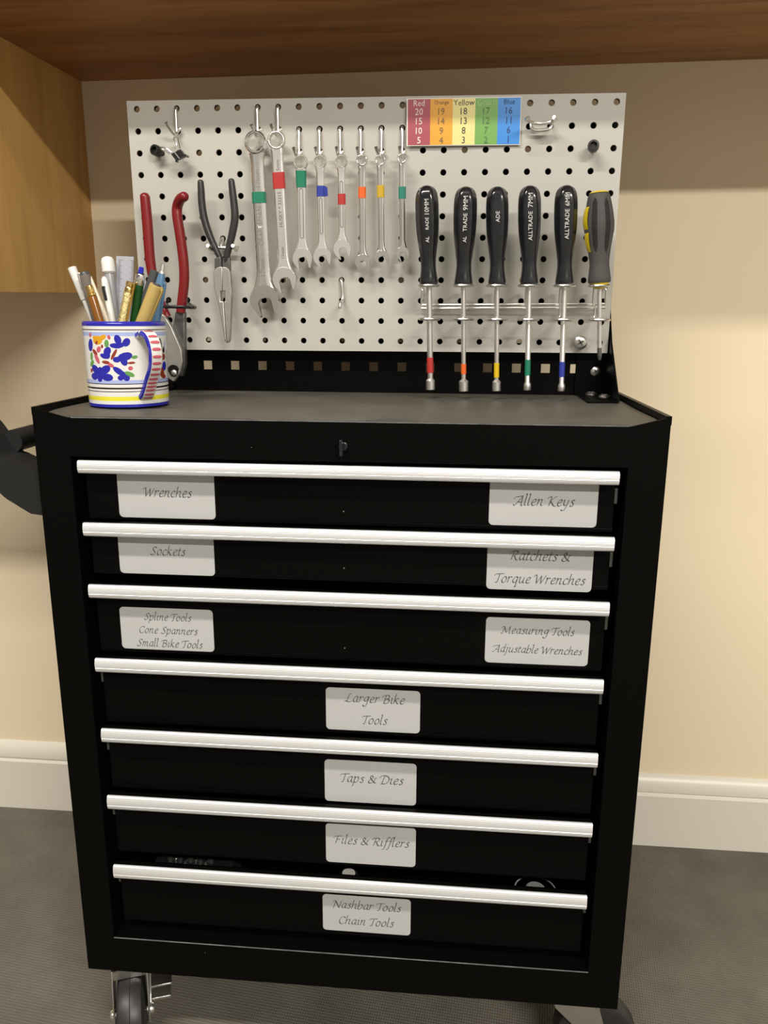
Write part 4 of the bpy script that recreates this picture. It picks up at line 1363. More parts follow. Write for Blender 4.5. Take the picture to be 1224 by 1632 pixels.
# black wire loop holding the cutters
mb = MB()
a, b = Vector(hole(1, 9)), Vector(hole(2, 9))
f0, f1 = Vector((-0.2522, -0.0500, 0.9273)), Vector((-0.2169, -0.0500, 0.9270))
mb.tube(catmull([a + Vector((0, .009, .004)), a + Vector((0, .003, .001)), a + Vector((-.002, -.004, -.004)), Vector((f0.x, -.030, f0.z)), Vector((f0.x + .002, -.050, f0.z)), Vector(((f0.x + f1.x) / 2, -.054, f0.z)), Vector((f1.x - .002, -.050, f1.z)), Vector((f1.x, -.030, f1.z)), b + Vector((.002, -.004, -.004)), b + Vector((0, .003, .001)), b + Vector((0, .009, .004))], 8), .0021, seg=10)
tag(mb.build('wire_loop', 'handle_black', origin=tuple(a)), 'black wire loop around the red handles of the cutters', 'hook')

# ------------------------------------------------------------------ small things on the board


def peg_bolt(label, c, r, tilt):
    mb = MB()
    ax = Vector(tilt).normalized()
    hexr = r * .52
    mb.lathe(c, ax, [(-.011, r * .55), (0, r * .55), (.0002, r * .92), (.0012, r), (.0085, r), (.0098, r * .94), (.0100, r * .62), (.0060, r * .56)], seg=30)
    C = Vector(c) + ax * .0062
    o = mb.build('socket_bolt', 'darkbolt', origin=c)
    tag(o, label, 'bolt', 'black bolts on the pegboard')
    return o


M['darkbolt'] = mat('black_oxide_steel', (0.035, 0.034, 0.036, 1), rough=0.38, metal=0.6)
peg_bolt('black round socket bolt in the board above the yellow handled screwdriver', (0.2701, -0.0040, 1.1137), 0.00666, (-.12, -1, .05))
peg_bolt('black round socket bolt in the board left of the binder clip', (-0.2616, -0.0040, 1.1149), 0.00651, (-.35, -1, .12))

# double wire hook beside the chart
mb = MB()
a, b = Vector((0.1956, -0.0010, 1.1413)), Vector((0.2200, -0.0010, 1.1420))
mb.tube(catmull([Vector((a.x, .010, a.z + .004)), Vector((a.x, .004, a.z + .001)), Vector((a.x, -.003, a.z)), Vector((a.x + .0006, -.005, a.z - .005)), Vector((a.x + .005, -.006, a.z - .0085)), Vector((b.x - .005, -.006, b.z - .0085)), Vector((b.x - .0006, -.005, b.z - .005)), Vector((b.x, -.003, b.z)), Vector((b.x, .004, b.z + .001)), Vector((b.x, .010, b.z + .004))], 6), .0019, seg=10)
t0, t1 = Vector((0.1905, -0.0300, 1.1418)), Vector((0.2195, -0.0300, 1.1417))
mb.tube(catmull([t0, Vector((t0.x - .0022, -.024, t0.z - .0010)), Vector((a.x - .0030, -.014, a.z + .0004)), Vector((a.x + .002, -.0085, a.z - .0010)), Vector(((a.x + b.x) / 2, -.0085, a.z - .0018)), Vector((b.x - .002, -.0085, b.z - .0010)), Vector((b.x + .0030, -.014, b.z + .0004)), Vector((t1.x + .0022, -.024, t1.z - .0010)), t1], 6), .0019, seg=10)
tag(mb.build('double_hook', 'zinc', origin=tuple(a)), 'empty double wire hook with two upturned prongs right of the colour chart', 'hook')

# binder clip on its hook
bc = thing('binder_clip', (-0.2306, -0.0140, 1.1120), 'small black binder clip with wire levers dangling from a peg hook', 'binder clip')
mb = MB()
c1, c2, c3 = Vector((-0.2420, -0.0180, 1.1096)), Vector((-0.2294, -0.0180, 1.1152)), Vector((-0.2354, -0.0180, 1.1016))
c4 = Vector((-0.2243, -0.0180, 1.1080))
dep = Vector((0, .010, 0))
for p0, p1 in ((c1, c2), (c2, c4), (c4, c3), (c3, c1)):
    pass
vs = [c1, c2, c4, c3, c1 + dep * .3, c2 + dep, c4 + dep, c3 + dep * .3]
mb.add(vs, [(0, 1, 2, 3), (7, 6, 5, 4), (0, 4, 5, 1), (1, 5, 6, 2), (2, 6, 7, 3), (3, 7, 4, 0)])
mb.tube([c4 + Vector((.0006, -.001, 0)), c4 + Vector((.0008, .010, 0))], .0013, seg=10)
mb.tube([c3 + Vector((0, -.0012, 0)), c3 + Vector((0, .005, 0))], .0013, seg=10)
mid1, mid2 = (c1 * .62 + c2 * .38), (c3 * .62 + c4 * .38)
mb.sheet(mid1 + Vector((-.0006, -.0004, 0)), mid1 + Vector((.0006, -.0004, .0004)), mid2 + Vector((.0006, -.0004, .0004)), mid2 + Vector((-.0006, -.0004, 0)), 1)
mb.build('clip_body', ['handle_black', 'zinc'], bc, bevel=.0004)
mb = MB()
w0_, w1_ = Vector((-0.2335, -0.0190, 1.1143)), Vector((-0.2294, -0.0190, 1.1160))
h0 = Vector((-0.2364, -0.0165, 1.1266))
mb.tube(catmull([w0_, Vector((-0.2343, -0.0190, 1.1211)), Vector((-0.2371, -0.0180, 1.1259)), Vector((-0.2363, -0.0165, 1.1283)), Vector((-0.2333, -0.0150, 1.1282)), Vector((-0.2318, -0.0165, 1.1237)), w1_], 6), .0008, seg=8)
mb.build('wire_lever', 'chrome', bc)
mb = MB()
mb.tube(catmull([Vector((-0.2401, -0.0200, 1.1106)), Vector((-0.2457, -0.0200, 1.1153)), Vector((-0.2480, -0.0200, 1.1166)), Vector((-0.2516, -0.0220, 1.1165)), Vector((-0.2514, -0.0240, 1.1146)), Vector((-0.2476, -0.0240, 1.1125)), Vector((-0.2415, -0.0220, 1.1085))], 6), .0008, seg=8)
mb.sheet(Vector((-0.2509, -0.0220, 1.1156)), Vector((-0.2471, -0.0215, 1.1154)), Vector((-0.2411, -0.0205, 1.1104)), Vector((-0.2426, -0.0210, 1.1094)))
mb.build('wire_lever', 'chrome', bc)

# ------------------------------------------------------------------ mug
MC = (-.256, -.162)
MR0, MR1 = .0436, .0447            # base and rim radius
MZ0, MZ1 = MAT_Z, .9068


def mr(z):
    return MR0 + (MR1 - MR0) * (z - MZ0) / (MZ1 - MZ0)


mug = thing('mug', (MC[0], MC[1], MZ0), 'white ceramic mug painted with blue flowers, full of pens on the tray mat', 'mug')
mb = MB()
bands = [(0.90835, 0.90541, 1), (0.90541, 0.9021, 0), (0.9021, 0.90112, 5), (0.90112, 0.89927, 0), (0.89927, 0.89509, 2), (0.89509, 0.84848, 0), (0.84848, 0.84469, 2), (0.84469, 0.84381, 5), (0.84381, 0.84052, 0), (0.84052, 0.83861, 5), (0.83861, 0.83646, 0), (0.83646, 0.83557, 5), (0.83557, 0.83074, 0), (0.83074, 0.82615, 7), (0.82615, 0.82232, 0), (0.82232, 0.8192, 1)]            # (upper z, lower z, material index) from the rim down


def cyl(a, z, dr=0.0):
    r = mr(z) + dr
    return (MC[0] + r * math.cos(a), MC[1] + r * math.sin(a), z)


SEGM = 72
zs_ = []
for zt_, zb_, mi in bands:
    ring0 = [cyl(2 * math.pi * k / SEGM, zt_) for k in range(SEGM)]
    ring1 = [cyl(2 * math.pi * k / SEGM, zb_) for k in range(SEGM)]
    mb.rings([ring0, ring1], mi, caps=False)
zr = bands[0][0]
ri = .0408
in_prof = [(mr(zr), zr), (mr(zr) - .0007, zr + .0014), (mr(zr) - .0019, zr + .0020), (ri + .0008, zr + .0012), (ri, zr - .002)]
rg = [[(MC[0] + r * math.cos(2 * math.pi * k / SEGM), MC[1] + r * math.sin(2 * math.pi * k / SEGM), z) for k in range(SEGM)] for r, z in in_prof]
mb.rings(rg, 1, caps=False)
in2 = [(ri, zr - .002), (ri - .001, MZ0 + .012), (ri - .008, MZ0 + .006), (.002, MZ0 + .005)]
rg = [[(MC[0] + r * math.cos(2 * math.pi * k / SEGM), MC[1] + r * math.sin(2 * math.pi * k / SEGM), z) for k in range(SEGM)] for r, z in in2]
mb.rings(rg, 0, caps=False)
zbm = bands[-1][1]
rg = [[(MC[0] + r * math.cos(2 * math.pi * k / SEGM), MC[1] + r * math.sin(2 * math.pi * k / SEGM), z) for k in range(SEGM)] for r, z in [(mr(zbm), zbm), (mr(zbm) - .0022, MZ0 + .0004), (mr(zbm) - .005, MZ0), (.002, MZ0)]]
mb.rings(rg, 1, caps=False)
# brushed flowers: each dab is a small dome of glaze following the wall
DABS = [
    (1, -1.3513, 0.8915, [(-1.276, 0.8931), (-1.265, 0.8905), (-1.277, 0.8881), (-1.309, 0.8867), (-1.353, 0.8866), (-1.396, 0.8878), (-1.428, 0.8900), (-1.439, 0.8926), (-1.426, 0.8949), (-1.394, 0.8963), (-1.350, 0.8964), (-1.307, 0.8953)]),
    (1, -1.1589, 0.8887, [(-1.091, 0.8864), (-1.134, 0.8848), (-1.183, 0.8842), (-1.225, 0.8848), (-1.250, 0.8865), (-1.250, 0.8887), (-1.226, 0.8909), (-1.184, 0.8926), (-1.135, 0.8932), (-1.093, 0.8926), (-1.068, 0.8909), (-1.067, 0.8887)]),
    (1, -1.4036, 0.8851, [(-1.256, 0.8845), (-1.280, 0.8832), (-1.338, 0.8824), (-1.414, 0.8823), (-1.488, 0.8830), (-1.542, 0.8842), (-1.557, 0.8857), (-1.531, 0.8870), (-1.470, 0.8878), (-1.393, 0.8879), (-1.321, 0.8872), (-1.270, 0.8860)]),
    (1, -1.2779, 0.8860, [(-1.210, 0.8860), (-1.221, 0.8847), (-1.247, 0.8838), (-1.282, 0.8835), (-1.315, 0.8838), (-1.339, 0.8847), (-1.346, 0.8860), (-1.335, 0.8872), (-1.308, 0.8882), (-1.274, 0.8885), (-1.240, 0.8882), (-1.217, 0.8872)]),
    (1, -1.6260, 0.8791, [(-1.543, 0.8779), (-1.579, 0.8757), (-1.628, 0.8744), (-1.678, 0.8743), (-1.715, 0.8756), (-1.728, 0.8778), (-1.713, 0.8804), (-1.674, 0.8826), (-1.624, 0.8839), (-1.575, 0.8839), (-1.541, 0.8826), (-1.529, 0.8804)]),
    (1, -1.7202, 0.8741, [(-1.621, 0.8723), (-1.650, 0.8714), (-1.698, 0.8712), (-1.753, 0.8718), (-1.802, 0.8730), (-1.829, 0.8745), (-1.826, 0.8759), (-1.794, 0.8768), (-1.743, 0.8770), (-1.688, 0.8764), (-1.643, 0.8752), (-1.619, 0.8737)]),
    (1, -1.6342, 0.8748, [(-1.560, 0.8748), (-1.573, 0.8730), (-1.602, 0.8716), (-1.641, 0.8711), (-1.679, 0.8716), (-1.705, 0.8729), (-1.712, 0.8747), (-1.698, 0.8766), (-1.667, 0.8779), (-1.627, 0.8784), (-1.591, 0.8780), (-1.566, 0.8766)]),
    (1, -1.2155, 0.8736, [(-1.038, 0.8756), (-1.052, 0.8731), (-1.111, 0.8708), (-1.197, 0.8692), (-1.288, 0.8688), (-1.360, 0.8696), (-1.394, 0.8715), (-1.379, 0.8739), (-1.320, 0.8763), (-1.234, 0.8779), (-1.143, 0.8784), (-1.072, 0.8775)]),
    (1, -1.4086, 0.8705, [(-1.314, 0.8705), (-1.329, 0.8689), (-1.366, 0.8678), (-1.414, 0.8674), (-1.461, 0.8678), (-1.495, 0.8689), (-1.505, 0.8705), (-1.489, 0.8720), (-1.452, 0.8732), (-1.403, 0.8736), (-1.357, 0.8732), (-1.324, 0.8720)]),
    (1, -1.2454, 0.8686, [(-1.175, 0.8703), (-1.160, 0.8679), (-1.168, 0.8656), (-1.196, 0.8642), (-1.238, 0.8639), (-1.282, 0.8649), (-1.316, 0.8668), (-1.331, 0.8693), (-1.323, 0.8715), (-1.294, 0.8730), (-1.253, 0.8733), (-1.209, 0.8723)]),
    (1, -2.0120, 0.8594, [(-1.921, 0.8611), (-1.894, 0.8583), (-1.897, 0.8558), (-1.929, 0.8543), (-1.985, 0.8541), (-2.053, 0.8553), (-2.115, 0.8576), (-2.151, 0.8604), (-2.147, 0.8628), (-2.104, 0.8644), (-2.040, 0.8646), (-1.973, 0.8634)]),
    (1, -1.7169, 0.8597, [(-1.589, 0.8632), (-1.580, 0.8610), (-1.606, 0.8585), (-1.662, 0.8563), (-1.735, 0.8550), (-1.807, 0.8549), (-1.856, 0.8562), (-1.868, 0.8584), (-1.837, 0.8609), (-1.774, 0.8632), (-1.699, 0.8645), (-1.632, 0.8645)]),
    (1, -1.8825, 0.8545, [(-1.786, 0.8546), (-1.808, 0.8505), (-1.849, 0.8474), (-1.902, 0.8462), (-1.952, 0.8472), (-1.984, 0.8502), (-1.988, 0.8544), (-1.963, 0.8585), (-1.916, 0.8616), (-1.863, 0.8628), (-1.818, 0.8617), (-1.790, 0.8588)]),
    (1, -1.6787, 0.8516, [(-1.531, 0.8508), (-1.560, 0.8489), (-1.621, 0.8478), (-1.700, 0.8476), (-1.778, 0.8485), (-1.831, 0.8502), (-1.841, 0.8523), (-1.806, 0.8542), (-1.738, 0.8554), (-1.657, 0.8556), (-1.585, 0.8546), (-1.540, 0.8529)]),
    (1, -2.0714, 0.8523, [(-1.959, 0.8537), (-1.956, 0.8517), (-1.983, 0.8498), (-2.034, 0.8486), (-2.099, 0.8484), (-2.163, 0.8492), (-2.205, 0.8508), (-2.209, 0.8529), (-2.173, 0.8548), (-2.111, 0.8560), (-2.045, 0.8562), (-1.991, 0.8554)]),
    (1, -1.3789, 0.8580, [(-1.247, 0.8536), (-1.286, 0.8529), (-1.351, 0.8536), (-1.423, 0.8554), (-1.485, 0.8580), (-1.518, 0.8605), (-1.514, 0.8624), (-1.473, 0.8631), (-1.407, 0.8624), (-1.335, 0.8605), (-1.275, 0.8580), (-1.243, 0.8554)]),
    (1, -1.2098, 0.8510, [(-1.136, 0.8497), (-1.161, 0.8483), (-1.199, 0.8476), (-1.240, 0.8478), (-1.274, 0.8489), (-1.290, 0.8505), (-1.284, 0.8523), (-1.259, 0.8537), (-1.220, 0.8544), (-1.179, 0.8542), (-1.146, 0.8531), (-1.130, 0.8515)]),
    (1, -1.3483, 0.8511, [(-1.273, 0.8510), (-1.285, 0.8496), (-1.315, 0.8486), (-1.353, 0.8482), (-1.390, 0.8486), (-1.417, 0.8497), (-1.425, 0.8511), (-1.412, 0.8525), (-1.382, 0.8535), (-1.344, 0.8539), (-1.307, 0.8535), (-1.281, 0.8525)]),
    (1, -1.2876, 0.8542, [(-1.219, 0.8542), (-1.231, 0.8523), (-1.258, 0.8510), (-1.294, 0.8505), (-1.327, 0.8510), (-1.350, 0.8524), (-1.357, 0.8542), (-1.344, 0.8561), (-1.317, 0.8574), (-1.282, 0.8579), (-1.248, 0.8574), (-1.225, 0.8560)]),
    (1, -2.1260, 0.8855, [(-2.042, 0.8856), (-2.062, 0.8822), (-2.101, 0.8797), (-2.148, 0.8787), (-2.193, 0.8796), (-2.222, 0.8820), (-2.223, 0.8854), (-2.196, 0.8889), (-2.152, 0.8914), (-2.104, 0.8923), (-2.065, 0.8914), (-2.043, 0.8890)]),
    (8, -1.8641, 0.8907, [(-1.733, 0.8908), (-1.755, 0.8884), (-1.806, 0.8867), (-1.875, 0.8860), (-1.946, 0.8866), (-1.998, 0.8883), (-2.013, 0.8906), (-1.985, 0.8930), (-1.925, 0.8948), (-1.853, 0.8955), (-1.788, 0.8949), (-1.745, 0.8932)]),
    (8, -1.7123, 0.8939, [(-1.630, 0.8957), (-1.627, 0.8944), (-1.647, 0.8930), (-1.685, 0.8917), (-1.730, 0.8911), (-1.773, 0.8912), (-1.800, 0.8920), (-1.803, 0.8934), (-1.781, 0.8948), (-1.741, 0.8961), (-1.694, 0.8967), (-1.654, 0.8966)]),
    (8, -1.9401, 0.8932, [(-1.870, 0.8918), (-1.896, 0.8911), (-1.934, 0.8910), (-1.976, 0.8914), (-2.009, 0.8923), (-2.024, 0.8935), (-2.016, 0.8945), (-1.986, 0.8952), (-1.946, 0.8953), (-1.906, 0.8949), (-1.876, 0.8940), (-1.863, 0.8928)]),
    (4, -1.8939, 0.8889, [(-1.849, 0.8883), (-1.872, 0.8871), (-1.901, 0.8863), (-1.929, 0.8862), (-1.949, 0.8868), (-1.953, 0.8880), (-1.941, 0.8894), (-1.916, 0.8907), (-1.887, 0.8914), (-1.860, 0.8915), (-1.842, 0.8909), (-1.838, 0.8897)]),
    (6, -1.6286, 0.8874, [(-1.571, 0.8874), (-1.582, 0.8853), (-1.606, 0.8838), (-1.637, 0.8832), (-1.665, 0.8838), (-1.684, 0.8853), (-1.688, 0.8874), (-1.676, 0.8895), (-1.651, 0.8910), (-1.621, 0.8916), (-1.593, 0.8910), (-1.575, 0.8895)]),
    (6, -0.9897, 0.8731, [(-0.913, 0.8736), (-0.921, 0.8726), (-0.948, 0.8717), (-0.985, 0.8712), (-1.024, 0.8712), (-1.053, 0.8717), (-1.065, 0.8725), (-1.057, 0.8735), (-1.031, 0.8744), (-0.994, 0.8749), (-0.955, 0.8749), (-0.926, 0.8744)]),
    (6, -1.1346, 0.8550, [(-1.020, 0.8529), (-1.047, 0.8520), (-1.097, 0.8519), (-1.158, 0.8526), (-1.212, 0.8539), (-1.245, 0.8555), (-1.249, 0.8570), (-1.222, 0.8579), (-1.172, 0.8581), (-1.112, 0.8574), (-1.057, 0.8560), (-1.024, 0.8544)]),
    (6, -2.1247, 0.8737, [(-2.076, 0.8737), (-2.089, 0.8714), (-2.112, 0.8698), (-2.140, 0.8691), (-2.164, 0.8697), (-2.178, 0.8713), (-2.177, 0.8736), (-2.162, 0.8759), (-2.137, 0.8776), (-2.110, 0.8782), (-2.088, 0.8776), (-2.076, 0.8760)]),
    (6, -2.1292, 0.8661, [(-2.068, 0.8658), (-2.099, 0.8640), (-2.140, 0.8628), (-2.181, 0.8624), (-2.210, 0.8631), (-2.216, 0.8646), (-2.197, 0.8664), (-2.161, 0.8682), (-2.118, 0.8694), (-2.081, 0.8698), (-2.058, 0.8691), (-2.053, 0.8676)]),
    (4, -1.4670, 0.8761, [(-1.434, 0.8753), (-1.478, 0.8725), (-1.520, 0.8707), (-1.548, 0.8703), (-1.554, 0.8715), (-1.536, 0.8739), (-1.500, 0.8769), (-1.456, 0.8796), (-1.415, 0.8814), (-1.389, 0.8818), (-1.383, 0.8806), (-1.400, 0.8782)]),
    (4, -1.6855, 0.8675, [(-1.584, 0.8668), (-1.603, 0.8660), (-1.644, 0.8656), (-1.697, 0.8657), (-1.749, 0.8663), (-1.785, 0.8672), (-1.793, 0.8682), (-1.772, 0.8690), (-1.728, 0.8694), (-1.674, 0.8693), (-1.625, 0.8688), (-1.592, 0.8678)]),
    (3, -1.5627, 0.8646, [(-1.492, 0.8628), (-1.514, 0.8622), (-1.550, 0.8622), (-1.589, 0.8629), (-1.623, 0.8640), (-1.640, 0.8653), (-1.636, 0.8664), (-1.613, 0.8670), (-1.576, 0.8670), (-1.536, 0.8663), (-1.504, 0.8652), (-1.488, 0.8639)]),
    (4, -1.9872, 0.8780, [(-1.940, 0.8790), (-1.915, 0.8773), (-1.909, 0.8757), (-1.924, 0.8748), (-1.955, 0.8747), (-1.996, 0.8755), (-2.037, 0.8769), (-2.066, 0.8787), (-2.073, 0.8802), (-2.056, 0.8811), (-2.021, 0.8812), (-1.978, 0.8804)]),
    (3, -1.9363, 0.8714, [(-1.883, 0.8722), (-1.863, 0.8692), (-1.862, 0.8668), (-1.880, 0.8657), (-1.914, 0.8661), (-1.955, 0.8679), (-1.993, 0.8706), (-2.016, 0.8736), (-2.017, 0.8760), (-1.996, 0.8771), (-1.960, 0.8767), (-1.918, 0.8749)]),
    (3, -1.8576, 0.8811, [(-1.796, 0.8807), (-1.816, 0.8791), (-1.847, 0.8780), (-1.882, 0.8777), (-1.912, 0.8783), (-1.927, 0.8797), (-1.922, 0.8814), (-1.901, 0.8830), (-1.868, 0.8841), (-1.833, 0.8844), (-1.806, 0.8838), (-1.793, 0.8824)]),
    (4, -1.7545, 0.8844, [(-1.721, 0.8844), (-1.728, 0.8834), (-1.741, 0.8827), (-1.759, 0.8824), (-1.775, 0.8827), (-1.786, 0.8834), (-1.788, 0.8844), (-1.782, 0.8853), (-1.768, 0.8861), (-1.750, 0.8863), (-1.734, 0.8861), (-1.724, 0.8854)]),
    (3, -1.5567, 0.8940, [(-1.519, 0.8945), (-1.516, 0.8933), (-1.524, 0.8922), (-1.541, 0.8916), (-1.562, 0.8916), (-1.582, 0.8923), (-1.595, 0.8934), (-1.598, 0.8946), (-1.590, 0.8957), (-1.573, 0.8963), (-1.552, 0.8963), (-1.532, 0.8956)]),
    (4, -1.0745, 0.8670, [(-0.980, 0.8673), (-0.992, 0.8666), (-1.027, 0.8660), (-1.074, 0.8657), (-1.121, 0.8657), (-1.155, 0.8661), (-1.168, 0.8667), (-1.156, 0.8674), (-1.122, 0.8679), (-1.075, 0.8683), (-1.028, 0.8682), (-0.993, 0.8679)]),
    (3, -1.1028, 0.8612, [(-1.046, 0.8612), (-1.056, 0.8601), (-1.078, 0.8593), (-1.106, 0.8590), (-1.134, 0.8593), (-1.153, 0.8602), (-1.159, 0.8613), (-1.150, 0.8624), (-1.128, 0.8632), (-1.099, 0.8635), (-1.072, 0.8632), (-1.052, 0.8623)]),
    (3, -2.1020, 0.8961, [(-2.060, 0.8962), (-2.070, 0.8949), (-2.087, 0.8940), (-2.110, 0.8936), (-2.131, 0.8939), (-2.145, 0.8948), (-2.147, 0.8961), (-2.136, 0.8974), (-2.117, 0.8983), (-2.094, 0.8987), (-2.074, 0.8983), (-2.062, 0.8974)]),
    (4, -2.1756, 0.8584, [(-2.128, 0.8585), (-2.138, 0.8574), (-2.158, 0.8565), (-2.184, 0.8561), (-2.208, 0.8564), (-2.224, 0.8572), (-2.227, 0.8583), (-2.215, 0.8595), (-2.193, 0.8604), (-2.168, 0.8607), (-2.145, 0.8605), (-2.131, 0.8597)]),
    (1, -0.0783, 0.8619, [(0.049, 0.8616), (0.018, 0.8590), (-0.036, 0.8572), (-0.095, 0.8566), (-0.143, 0.8575), (-0.172, 0.8595), (-0.176, 0.8621), (-0.157, 0.8647), (-0.116, 0.8666), (-0.061, 0.8671), (-0.003, 0.8663), (0.041, 0.8642)]),
    (4, -0.2114, 0.8555, [(-0.091, 0.8556), (-0.090, 0.8523), (-0.125, 0.8499), (-0.180, 0.8490), (-0.239, 0.8498), (-0.285, 0.8521), (-0.311, 0.8553), (-0.312, 0.8585), (-0.287, 0.8609), (-0.241, 0.8619), (-0.183, 0.8611), (-0.127, 0.8588)]),
    (4, -0.1382, 0.8507, [(-0.027, 0.8515), (-0.008, 0.8502), (-0.029, 0.8490), (-0.079, 0.8482), (-0.140, 0.8481), (-0.193, 0.8487), (-0.229, 0.8498), (-0.241, 0.8511), (-0.228, 0.8524), (-0.191, 0.8532), (-0.137, 0.8533), (-0.077, 0.8527)]),
    (5, -0.2007, 0.8870, [(-0.150, 0.8872), (-0.142, 0.8843), (-0.150, 0.8821), (-0.172, 0.8813), (-0.201, 0.8820), (-0.228, 0.8840), (-0.247, 0.8869), (-0.254, 0.8897), (-0.247, 0.8919), (-0.228, 0.8927), (-0.200, 0.8920), (-0.172, 0.8900)]),
    (5, -0.0689, 0.8798, [(-0.000, 0.8796), (-0.017, 0.8778), (-0.048, 0.8764), (-0.081, 0.8760), (-0.110, 0.8765), (-0.126, 0.8780), (-0.128, 0.8799), (-0.115, 0.8817), (-0.089, 0.8831), (-0.056, 0.8835), (-0.024, 0.8830), (-0.003, 0.8815)]),
    (4, -0.0937, 0.8721, [(0.008, 0.8718), (-0.015, 0.8700), (-0.057, 0.8687), (-0.105, 0.8683), (-0.146, 0.8689), (-0.171, 0.8703), (-0.176, 0.8722), (-0.161, 0.8741), (-0.127, 0.8754), (-0.082, 0.8758), (-0.035, 0.8752), (-0.000, 0.8738)]),
    (2, 0.0030, 0.8848, [(0.066, 0.8847), (0.046, 0.8826), (0.017, 0.8810), (-0.014, 0.8805), (-0.038, 0.8811), (-0.051, 0.8827), (-0.050, 0.8849), (-0.036, 0.8871), (-0.010, 0.8886), (0.021, 0.8892), (0.049, 0.8885), (0.067, 0.8869)]),
]
for mi, ca_, cz_, pts in DABS:
    c = cyl(ca_, cz_, .00022)
    lay = [[cyl(ca_ + (a - ca_) * f, cz_ + (z - cz_) * f, .0002 if f < 1 else .00012) for a, z in pts] for f in (.34, .68, 1)]
    n = len(pts)
    vs = [c] + [p for l in lay for p in l]
    fs = [(0, 1 + k, 1 + (k + 1) % n) for k in range(n)]
    for l in range(2):
        fs += [(1 + l * n + k, 1 + (l + 1) * n + k, 1 + (l + 1) * n + (k + 1) % n, 1 + l * n + (k + 1) % n) for k in range(n)]
    mb.add(vs, fs, mi)
glz = ['ceramic', 'g_blue', 'g_pale', 'g_rose', 'g_brown', 'g_black', 'g_green', 'g_yellow', 'g_amber']
mb.build('mug_body', glz, mug, smooth=40)
# strap handle turned towards the viewer's right
HA = math.radians(-44)
hu = Vector((math.cos(HA), math.sin(HA), 0))
hs = Vector((-math.sin(HA), math.cos(HA), 0))
path = catmull([(0.0425, 0.8946), (0.0500, 0.8975), (0.0600, 0.8970), (0.0690, 0.8912), (0.0735, 0.8814), (0.0735, 0.8716), (0.0690, 0.8606), (0.0600, 0.8496), (0.0530, 0.8398), (0.0480, 0.8337), (0.0425, 0.8298)], 6)
C0 = Vector((MC[0], MC[1], 0))
mb = MB()
rings_ = []
outer = []
for i, (r, z) in enumerate(path):
    a = path[max(i - 1, 0)]
    b = path[min(i + 1, len(path) - 1)]
    t = Vector((b[0] - a[0], b[1] - a[1])).normalized()
    nr = Vector((-t.y, t.x))              # outward normal in (r, z)
    if nr.x < 0 and i > 6:
        nr = -nr
    if i <= 6 and nr.y < 0:
        nr = -nr
    hw = .0082 - .0012 * math.sin(math.pi * i / (len(path) - 1))
    th = .0034
    base = C0 + hu * r + Vector((0, 0, z))
    N = hu * nr.x + Vector((0, 0, nr.y))
    ring = [base + hs * v + N * w for v, w in ((-hw, -th * .5), (-hw, th * .5), (-hw * .8, th * .95), (0, th * 1.1), (hw * .8, th * .95), (hw, th * .5), (hw, -th * .5), (hw * .8, -th * .95), (-hw * .8, -th * .95))]
    rings_.append(ring)
    outer.append((base, N, hw, th))
nn = len(rings_[0])
for i in range(len(rings_) - 1):
    for k in range(nn):
        q = (k + 1) % nn
        mb.add([rings_[i][k], rings_[i][q], rings_[i + 1][q], rings_[i + 1][k]], [(0, 1, 2, 3)], 1 if k in (0, 1) else 0)
for zz in [0.8970, 0.8926, 0.8877, 0.8814, 0.8748, 0.8687, 0.8631, 0.8579, 0.8530, 0.8484, 0.8442, 0.8403, 0.8357, 0.8320]:
    i = min(range(3, len(path)), key=lambda q: abs(path[q][1] - zz))
    base, N, hw, th = outer[i]
    dz = zz - path[i][1]
    a = path[max(i - 1, 0)]
    b = path[min(i + 1, len(path) - 1)]
    T = (hu * (b[0] - a[0]) + Vector((0, 0, b[1] - a[1]))).normalized()
    sh = T * (dz / T.z if abs(T.z) > .3 else 0)
    pts = [(-.78, 0), (-.55, .8), (-.2, 1), (.2, 1), (.55, .8), (.78, 0), (.55, -.8), (.2, -1), (-.2, -1), (-.55, -.8)]
    dash = [base + sh + hs * v * hw + N * (th * (1.12 - .18 * abs(v)) + .0004) + T * w * .00165 for v, w in pts]
    mid = [base + sh + hs * v * hw * .6 + N * (th * 1.12 + .0005) for v in (-1, 0, 1)]
    mb.add(dash + mid, [(0, 1, 10), (1, 2, 11, 10), (2, 3, 11), (3, 4, 12, 11), (4, 5, 12), (5, 6, 12), (6, 7, 11, 12), (7, 8, 11), (8, 9, 10, 11), (9, 0, 10)], 2)
mb.build('mug_handle', ['ceramic', 'g_blue', 'g_rose'], mug, smooth=50)['label'] = 'white strap handle with red dashes and a blue edge'

# ------------------------------------------------------------------ pens standing in the mug
PEN_GROUP = 'pens and pencils in the mug'


def in_mug(top, rim):
    """extend the line from its top through the mug mouth down to the inside of the mug"""
    T, Rm = Vector(top), Vector(rim)
    d = (Rm - T).normalized()
    P = Rm.copy()
    for _ in range(120):
        Q = P + d * .001
        if Q.z < MZ0 + .012 or math.hypot(Q.x - MC[0], Q.y - MC[1]) > .0335:
            break
        P = Q
    return T, d, (P - T).length


